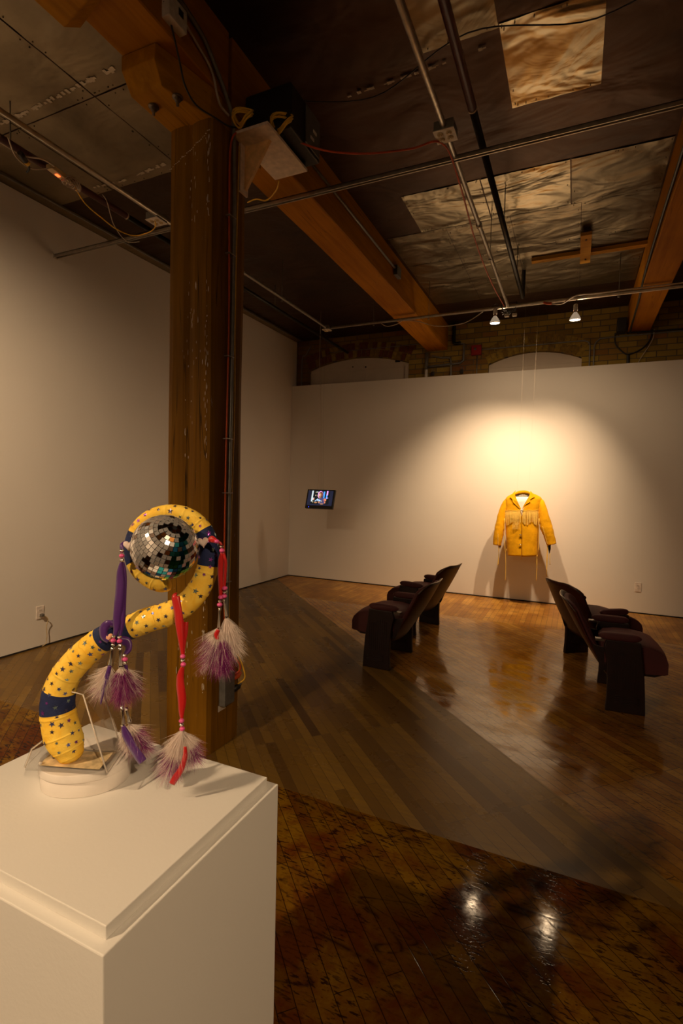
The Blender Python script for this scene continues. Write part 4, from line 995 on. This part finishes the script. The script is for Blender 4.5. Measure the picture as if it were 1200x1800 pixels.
part(MB().tube([BC + cf*BR*.9, at(290, 962, 1.0)], .004, 8).tube([at(290,962,1.0), at(290,905,1.0)], .003, 8), 'ball_mount', M['steel_dull'], cane)

# heart gems
def heart(cx, cy, s, D, mat, ang=0):
    c = at(cx, cy, D); pts = []; n = 28; m2 = MB()
    def hp(t, k):
        x = 16*math.sin(t)**3; y = 13*math.cos(t) - 5*math.cos(2*t) - 2*math.cos(3*t) - math.cos(4*t)
        x, y = x*k/17, (y+2)*k/17; ca, sa = math.cos(ang), math.sin(ang); return (x*ca - y*sa)*s/F, (x*sa + y*ca)*s/F
    rings = []
    for k, h in ((1.0, 0.0), (1.0, .002), (.72, .0048), (.36, .0056)):
        rings.append([c + cr*hp(2*PI*i/n, k)[0] + cu*hp(2*PI*i/n, k)[1] - cf*h for i in range(n)])
    m2.grid(rings, 0, False, True); m2.f += [[i for i in range(n)], [3*n+i for i in range(n)]]; m2.mi += [0,0]; m2.sm += [False]*2
    return part(m2, 'heart_gem', mat, cane)
heart(227, 960, 10.5, .968, M['gem']); heart(357, 954, 10.5, .968, M['gem'], .15); heart(192, 1121, 8, .972, M['gem2'], .3)

def rib(pts, mat, nme='ribbon', D=.965, tw=0, par=cane):         # pts: (x, y, halfwidth px[, depth])
    L = [(at(p[0], p[1], p[3] if len(p) > 3 else D), p[2]/F) for p in pts]
    C = smooth_path([a for a, _ in L], 6); Wd_ = []
    for i in range(len(L)-1):
        for k in range(6): Wd_.append(L[i][1] + (L[i+1][1]-L[i][1])*k/6)
    Wd_.append(L[-1][1]); A = []
    for i, p in enumerate(C):
        t = (C[min(i+1,len(C)-1)] - C[max(i-1,0)]).normalized(); s_ = t.cross(cf).normalized(); s_ = (s_ + cf*.15*math.sin(i*.35+tw)).normalized()
        A.append([p - s_*Wd_[i], p - s_*Wd_[i]*.3 - cf*.0012, p + s_*Wd_[i]*.3 - cf*.0012, p + s_*Wd_[i]])
    mb = MB().grid(A, 0, True)
    if par is cane: return part(mb, nme, mat, cane, solid=.0005)
    o = mb.build(nme, mat, None, solid=.0005); o.parent = par; return o
def beads(par, seq, D=.962):                                   # seq: (x, y, kind)
    for x, y, kd in seq:
        r_ = (4.6 if kd == 'p' else 3.7)/F
        m2 = MB().ball(at(x, y, D), r_, 14, 10, 0, .8)
        if kd == 's': m2.tube([at(x,y,D) + (cr*math.cos(a*PI/6) + cf*math.sin(a*PI/6))*r_*.95 for a in range(13)], .0006, 5)
        o = m2.build('bead', M['pink'] if kd == 'p' else M['silver'], None); o.parent = par
def cone(par, x0, y0, x1, y1, D=.962, r0=3.6, r1=5.2):
    p, q = at(x0, y0, D), at(x1, y1, D); ax = q - p; L = ax.length
    o = MB().lathe(p, ax, [(r0/F,0),(r0/F*.8,L*.15),(r0/F*.75,L*.5),(r1/F*.8,L*.9),(r1/F,L)], 14).build('metal_cone', M['silver'], None, solid=.0006); o.parent = par
def feather(par, x, y, dx, dy, L, spread, n, white=.5, purple_from=.36, D=.962, seed=1, wonly=False):
    n = int(n*1.7); spread *= 1.25; L *= 1.08; rnd = random.Random(seed); mb = MB(); base = at(x, y, D); ax = (cr*dx - cu*dy).normalized(); L /= F; sp = spread
    for k in range(n):
        s0 = rnd.random()**1.2 * .62; p = base + ax*L*s0*.8
        ang = rnd.uniform(0, 2*PI); e1 = ax.cross(cf).normalized(); e2 = ax.cross(e1)
        rad_ = (e1*math.cos(ang) + e2*math.sin(ang)*.6)
        ln = L*rnd.uniform(.22, .50)*(1.05 - .35*s0); d = (ax*rnd.uniform(.55,1.2) + rad_*sp*rnd.uniform(.35,1.25)).normalized()
        curl = Vector((rnd.gauss(0,.4), rnd.gauss(0,.4), rnd.gauss(0,.4) - .25))
        wv = d.cross(Vector((rnd.random()-.5, rnd.random()-.5, rnd.random()-.5))).normalized()*.00036
        purple = rnd.random() > white
        prevv = None; q = p.copy(); N_ = 4
        for j in range(N_+1):
            f = j/N_; ww2 = wv*(1 - f*.9)
            cur = (q - ww2, q + ww2)
            if prevv:
                tt = s0*.8 + f*ln/L*.9
                if wonly: mi = 0
                elif purple and tt > purple_from: mi = 1 if rnd.random() < .85 else 2
                elif tt > purple_from + .25 and rnd.random() < .5: mi = 2
                else: mi = 0
                mb.add([prevv[0], prevv[1], cur[1], cur[0]], [(0,1,2,3)], mi, True)
            prevv = cur; q = q + (d + curl*f*.45).normalized()*ln/N_
    mb.tube([base, base + ax*L*.65], [.0006,.0002], 5)
    o = mb.build('down_feather', [M['fl_w'], M['fl_p'], M['fl_m']], None); o.parent = par
    return o

# purple tassel from the left gem
t1_ = rib([(222,952,3,.975),(215,958,4,.968),(214,966,3),(214,972,2.5)], M['purple'], 'purple_tassel')
beads(t1_, [(214,968,'s'),(214,977,'p'),(214,985,'s')])
rib([(213,988,2),(212,1005,6),(211,1030,8),(209,1060,8),(206,1090,7),(204,1108,5),(201,1118,3)], M['purple'], 'ribbon_strip', par=t1_)
rib([(216,988,2),(218,1005,4),(218,1030,5),(216,1060,5.5),(214,1090,6),(212,1108,4),(210,1118,3)], M['purple'], 'ribbon_strip', D=.967, par=t1_)
rib([(201,1098,5,.97),(190,1097,7,.968),(182,1106,8,.968),(183,1118,7,.968),(192,1126,5,.968)], M['purple'], 'ribbon_loop', par=t1_)
rib([(206,1126,8,.968),(222,1128,8,.972),(226,1140,6,.97),(220,1150,3)], M['purple'], 'ribbon_loop', par=t1_)
beads(t1_, [(200,1119,'s'),(199,1126,'p'),(199,1133,'s'),(210,1120,'s'),(210,1127,'p'),(211,1134,'s'),(219,1152,'s'),(220,1159,'p'),(220,1165,'s')])
cone(t1_, 198,1138, 193,1170); cone(t1_, 211,1138, 213,1172)
rib([(193,1170,3),(188,1190,4),(182,1210,3.5),(177,1238,1)], M['purple'], 'ribbon_tail', D=.955, par=t1_)
rib([(221,1168,3),(222,1185,3),(220,1200,2)], M['purple'], 'ribbon_tail', D=.966, par=t1_)
feather(t1_, 193,1169, -.35,1, 80, .75, 850, .75, .55, .964, 3)
feather(t1_, 213,1171, .05,1, 84, .62, 1500, .18, .18, .960, 4)
feather(t1_, 220,1172, .40,1, 72, .6, 600, .45, .4, .970, 5)
cone(t1_, 215,1243, 217,1275, .966, 3, 4.5); cone(t1_, 221,1245, 228,1270, .972, 3, 4.5)
beads(t1_, [(214,1240,'s'),(222,1246,'s')])
rib([(216,1276,3),(222,1292,7),(232,1312,8),(243,1328,8),(251,1339,7)], M['purple'], 'ribbon_tail', D=.955, par=t1_)
feather(t1_, 226,1272, .62,1, 82, .7, 900, .35, .3, .972, 6)
feather(t1_, 218,1276, .30,1, 70, .85, 500, .75, .6, .974, 16)
# red tassel in the middle
t2_ = rib([(311,1047,5,.976),(309,1050,7,.972),(312,1070,7.5,.970),(315,1092,7.5,.968),(318,1120,5.5),(320,1145,3.5),(321,1152,2.5)], M['red'], 'red_tassel')
rib([(326,1093,5,.975),(325,1110,5,.972),(322,1130,4.5,.970),(321,1152,3,.966)], M['red'], 'ribbon_strip', par=t2_)
beads(t2_, [(321,1154,'p'),(321,1161,'s'),(322,1168,'p')])
rib([(321,1172,3),(317,1188,6),(317,1205,7.5),(320,1230,7),(319,1250,5),(319,1263,3)], M['red'], 'ribbon_strip', tw=1, par=t2_)
beads(t2_, [(319,1267,'p'),(319,1274,'s'),(320,1281,'p')])
cone(t2_, 321,1284, 323,1304, .962, 2, 2.5)
rib([(325,1312,2.5),(325,1330,4),(318,1352,5),(309,1366,5.5),(302,1378,5)], M['red'], 'ribbon_tail', D=.948, par=t2_)
feather(t2_, 321,1284, -.32,1, 108, .55, 1100, .45, .45, .960, 7)
feather(t2_, 322,1286, .42,1, 78, .6, 1000, .35, .42, .966, 8)
feather(t2_, 320,1282, .0,1, 84, .8, 800, .92, .8, .968, 9)
# red tassel from the right gem
t3_ = rib([(366,951,3,.968),(372,948,6,.966),(379,951,4,.964),(384,953,2,.962)], M['red'], 'red_tassel')
beads(t3_, [(381,952,'p'),(389,961,'s'),(390,968,'p')])
rib([(383,952,2.5),(388,956,2.5),(390,962,2)], M['red'], 'ribbon_strip', par=t3_)
rib([(390,972,3),(388,985,4.5),(387,1010,4.5),(388,1035,4),(388,1048,3)], M['red'], 'ribbon_strip', par=t3_)
rib([(392,972,3),(396,988,3),(395,1010,3),(394,1032,2.5)], M['red'], 'ribbon_strip', D=.966, par=t3_)
beads(t3_, [(388,1050,'p'),(387,1057,'s'),(386,1063,'p'),(395,1034,'p'),(395,1041,'s'),(394,1048,'p')])
cone(t3_, 386,1068, 384,1106, .962, 2.2, 3); cone(t3_, 393,1052, 398,1086, .966, 2, 3)
rib([(384,1107,3),(380,1116,4),(382,1124,2.5)], M['red'], 'ribbon_tail', D=.952, par=t3_)
feather(t3_, 385,1102, -.18,1, 100, .68, 1500, .50, .30, .964, 10)
feather(t3_, 397,1082, .22,1, 92, .42, 1000, .97, .8, .966, 11)
feather(t3_, 390,1118, .05,1, 86, .45, 1000, .08, .12, .958, 12)

# ------------------------------------------------------------------ fringed jacket
YJ = 7.02; SJ = 1200/130.0
def J(cx, cy, dy=0.0):                                        # crop position on the jacket plane; dy towards the viewer
    p = on(860 + cx/SJ, 850 + cy/SJ, 1, YJ); return Vector((p.x, YJ - dy, p.z))
jk = empty('fringed_jacket', J(540, 1170), 'mustard suede fringed jacket hanging in the spotlight', 'jacket')
tag(jk, 'mustard yellow suede jacket with chest fringe hung before the lit wall', 'jacket')
rowsJ = [(160,395,705,.045),(185,335,765,.065),(215,285,825,.08),(250,262,850,.095),(320,258,838,.11),(430,256,820,.115),(540,258,812,.115),(650,262,808,.115),(800,268,802,.115),(950,280,792,.115),(1080,292,786,.115),(1160,300,784,.115)]
def jrow(y):
    for a, b in zip(rowsJ, rowsJ[1:]):
        if a[0] <= y <= b[0]:
            t = (y-a[0])/(b[0]-a[0]); return [a[i] + (b[i]-a[i])*t for i in range(4)]
    return list(rowsJ[-1])
def gap(y):
    if y < 470: t = (y-160)/310; return 405 + (528-405)*t**.8, 678 + (548-678)*t**.8
    return (530, 546 - min(6,(y-470)*.1)) if y < 520 else (530, 536)
def fold(x, y, s): return .0045*noise.noise(Vector((x*.012, y*.004, s))) + .003*noise.noise(Vector((x*.02, y*.012, s+5)))
ys = [160 + (1160-160)*i/50 for i in range(51)]
for side, nme in ((-1, 'right_front'), (1, 'left_front')):
    A = []
    for y in ys:
        _, xl, xr, dp = jrow(y); g0, g1 = gap(y); cxm = (xl+xr)/2; hw = (xr-xl)/2; gx = g0 if side < 0 else g1
        s0 = max(-.995, min(.995, (gx-cxm)/hw)); a0 = math.asin(s0)      # angle from the front centre
        a1 = side*PI; row = []
        if side < 0: a0 = a0
        for k in range(25):
            t = k/24; a = a0 + (a1-a0)*t
            x = cxm + hw*math.sin(a) if True else 0
            d_ = dp*math.copysign(abs(math.cos(a))**.7, math.cos(a))
            yy = y + (12*(1-t) if y > 1150 and side > 0 else 0)
            row.append(J(x, yy, d_ + fold(x, y, side) + (.004 if side < 0 and y > 480 and t < .1 else 0)))
        A.append(row)
    part(MB().grid(A, 0, True), nme, M['suede'], jk, solid=.004)
# sleeves
def sleeve(pts, nme):
    C = smooth_path([J(x, y, d_) for x, y, d_, _ in pts], 6); R2 = []
    for i in range(len(pts)-1):
        for k in range(6): R2.append(pts[i][3] + (pts[i+1][3]-pts[i][3])*k/6)
    R2.append(pts[-1][3])
    rows = []; n = 24
    for i, p in enumerate(C):
        t = (C[min(i+1,len(C)-1)] - C[max(i-1,0)]).normalized(); N = Vector((0,-1,0)); N = (N - t*N.dot(t)).normalized(); B = t.cross(N)
        rows.append([p + (N*math.cos(2*PI*k/n)*.78 + B*math.sin(2*PI*k/n)) * R2[i]*(1 + .10*noise.noise(Vector((i*.55, math.cos(2*PI*k/n)*1.4, math.sin(2*PI*k/n)*1.4 + p.x*9)))) for k in range(n)])
    return part(MB().grid(rows, 0, True, True), nme, M['suede'], jk, solid=.003)
u_ = .00081
s1 = sleeve([(325,262,.0,.028),(274,310,.02,.040),(226,430,.03,.047),(190,600,.035,.056),(171,720,.04,.062),(148,860,.04,.060),(128,992,.035,.051)], 'sleeve')
s2 = sleeve([(790,262,.0,.028),(838,310,.02,.040),(868,430,.03,.050),(898,600,.035,.070),(929,720,.04,.072),(975,860,.04,.063),(1008,982,.035,.058)], 'sleeve')
# collar and lapels
def plate(pts, d0, nme, th=.004):
    P_ = [J(x, y, d_) for x, y, d_ in pts]; c = sum(P_, Vector())/len(P_)
    return part(MB().prism(P_, (0, th, 0)), nme, M['suede'], jk, bevel=.0012)
part(MB().grid([[J(412 + 262*t/14 , 165 - 50*math.sin(PI*t/14)**.5 - 4, -.06*math.sin(PI*t/14) + .02) for t in range(15)],
                [J(404 + 278*t/14 , 200 - 30*math.sin(PI*t/14)**.5, -.075*math.sin(PI*t/14) + .03) for t in range(15)]], 0, True), 'neck_collar', M['suede'], jk, solid=.006)
part(MB().grid([[J(418 + 250*t/14 , 150 , -.045*math.sin(PI*t/14) + .0) for t in range(15)],
                [J(424 + 240*t/14 , 190 + 45*math.sin(PI*t/14), -.05*math.sin(PI*t/14) + .0) for t in range(15)],
                [J(434 + 220*t/14 , 240 + 70*math.sin(PI*t/14), -.05*math.sin(PI*t/14) + .0) for t in range(15)]], 0, True), 'paisley_lining', M['lining'], jk, solid=.002)
plate([(432,104,.03),(412,130,.06),(338,207,.086),(386,258,.110),(440,230,.100),(420,175,.08)], 0, 'collar_wing')
plate([(668,118,.03),(692,140,.06),(745,213,.086),(668,256,.110),(640,232,.100),(660,180,.08)], 0, 'collar_wing')
plate([(418,178,.085),(382,250,.108),(398,298,.118),(518,418,.124),(530,412,.124),(470,290,.120),(430,205,.10)], 0, 'lapel')
plate([(662,180,.085),(668,250,.108),(675,292,.118),(560,368,.124),(548,412,.124),(590,320,.120),(640,220,.10)], 0, 'lapel')
# chest fringe
mb = MB(); random.seed(3)
for k in range(62):
    x = 268 + 528*k/61
    if 522 < x < 552: continue
    _, xl, xr, dp = jrow(470); L = 205 + 25*math.sin(k*.35) + random.uniform(-12,12); sway = random.gauss(0,5)
    def fd(x): a = (x-(xl+xr)/2)/((xr-xl)/2); return dp*max(0, 1-a*a)**.35
    wv = random.uniform(2.6,4.0)
    pa = [J(x + sway*t, 436 + L*t, fd(x) + .010 + .006*math.sin(t*3)) for t in (0,.3,.6,1)]
    e = Vector((wv*u_,0,0)); A = [[p-e, p+e] for p in pa]; mb.grid(A, 0, False)
for k in range(8):
    x = 395 + k*14 + random.uniform(-4,4); pa = [J(x, 640 + 30*t, .132) for t in (0,1,2,3)]; mb.grid([[p-Vector((.0025,0,0)), p+Vector((.0025,0,0))] for p in pa], 0, False)
part(mb, 'chest_fringe', M['suede_l'], jk, solid=.0015)
part(MB().tube([J(262 + 258*t/12, 433 + 3*math.sin(t), .118*max(.02,1-(((262+258*t/12)-538)/282)**2)**.35 + .010) for t in range(13)], .003, 8), 'fringe_braid', M['suede_l'], jk)
part(MB().tube([J(556 + 244*t/12, 433 + 3*math.sin(t), .118*max(.02,1-(((556+244*t/12)-538)/282)**2)**.35 + .010) for t in range(13)], .003, 8), 'fringe_braid', M['suede_l'], jk)
for x, y in ((540,433), (518,822), (515,975)):
    part(MB().tube([J(x-20,y-2,.135), J(x,y,.139), J(x+22,y,.135)], [.004,.009,.004], 8), 'toggle_button', M['silver'], jk)
# seams and laces
for x0, x1 in ((258,262), (812,802)):
    part(MB().tube([J(x0 + (x1-x0)*t/8, 560 + 560*t/8, .085) for t in range(9)], .0035, 6), 'side_lace', M['suede_l'], jk)
part(MB().tube([J(862 + 82*t/16 + 6*(t % 2), 690 + 290*t/16, .088) for t in range(17)], .0035, 6), 'sleeve_lace', M['suede_l'], jk)
part(MB().tube([J(150 + 0*t + 5*(t % 2), 780 + 210*t/16, .088) for t in range(17)], .0035, 6), 'sleeve_lace', M['suede_l'], jk)
for pts in (((150,990),(158,1100),(148,1230),(142,1325)), ((165,990),(158,1120),(152,1250),(150,1310)), ((280,1060),(268,1130),(272,1300),(268,1480),(262,1560)), ((772,1160),(776,1250),(772,1380),(762,1570)),
            ((780,1150),(770,1260),(776,1400)), ((938,985),(936,1120),(930,1290),(934,1500)), ((948,985),(944,1120),(938,1290),(930,1490)), ((518,1155),(520,1185),(516,1230)), ((985,1130),(980,1210),(984,1310))):
    part(MB().tube(smooth_path([J(x, y, .05) for x, y in pts], 4), .0035, 6), 'hanging_lace', M['suede_l'], jk)
mb = MB()
for x0, y0, x1, y1 in ((962,985,975,1130), (975,985,985,1080), (985,985,978,1120), (178,990,172,1050)): mb.tube([J(x0,y0,.03), J((x0+x1)/2,(y0+y1)/2,.03), J(x1,y1,.03)], [.008,.011,.003], 6)
part(mb, 'cuff_tuft', M['black'], jk)
sh = empty('white_shirt', J(540, 500), 'white round neck shirt worn inside the suede jacket', 'shirt')
A = []
for i in range(14):
    y = 190 + 345*i/13; row = []
    for k in range(24):
        a = 2*PI*k/24; hw = 205 - (60*(1 - i/5) if i < 5 else 0); dp = .085 if i > 3 else .045 + .013*i
        yy = y + (45*max(0, math.cos(a)) + 70*max(0, -math.cos(a)) if i == 0 else (45*max(0, -math.cos(a)) if i == 1 else 0))
        row.append(J(540 + hw*math.sin(a), yy, dp*math.cos(a) - .004))
    A.append(row)
part(MB().grid(A, 0, True, True), 'shirt_body', M['shirt'], sh, solid=.002)
for x, lab in ((535, 0), (660, 1)):
    p = J(455 if lab == 0 else 640, 128, 0)
    tag(MB().tube([Vector((p.x, YJ-.01, p.z)), Vector((-.56 + .13*lab, YC+.0, ZC+.0))], .0003, 5).build('hanging_line', M['white_cord']), '%s fine nylon line from the lamp rail down to the jacket collar' % ('left' if lab == 0 else 'right'), 'wire')
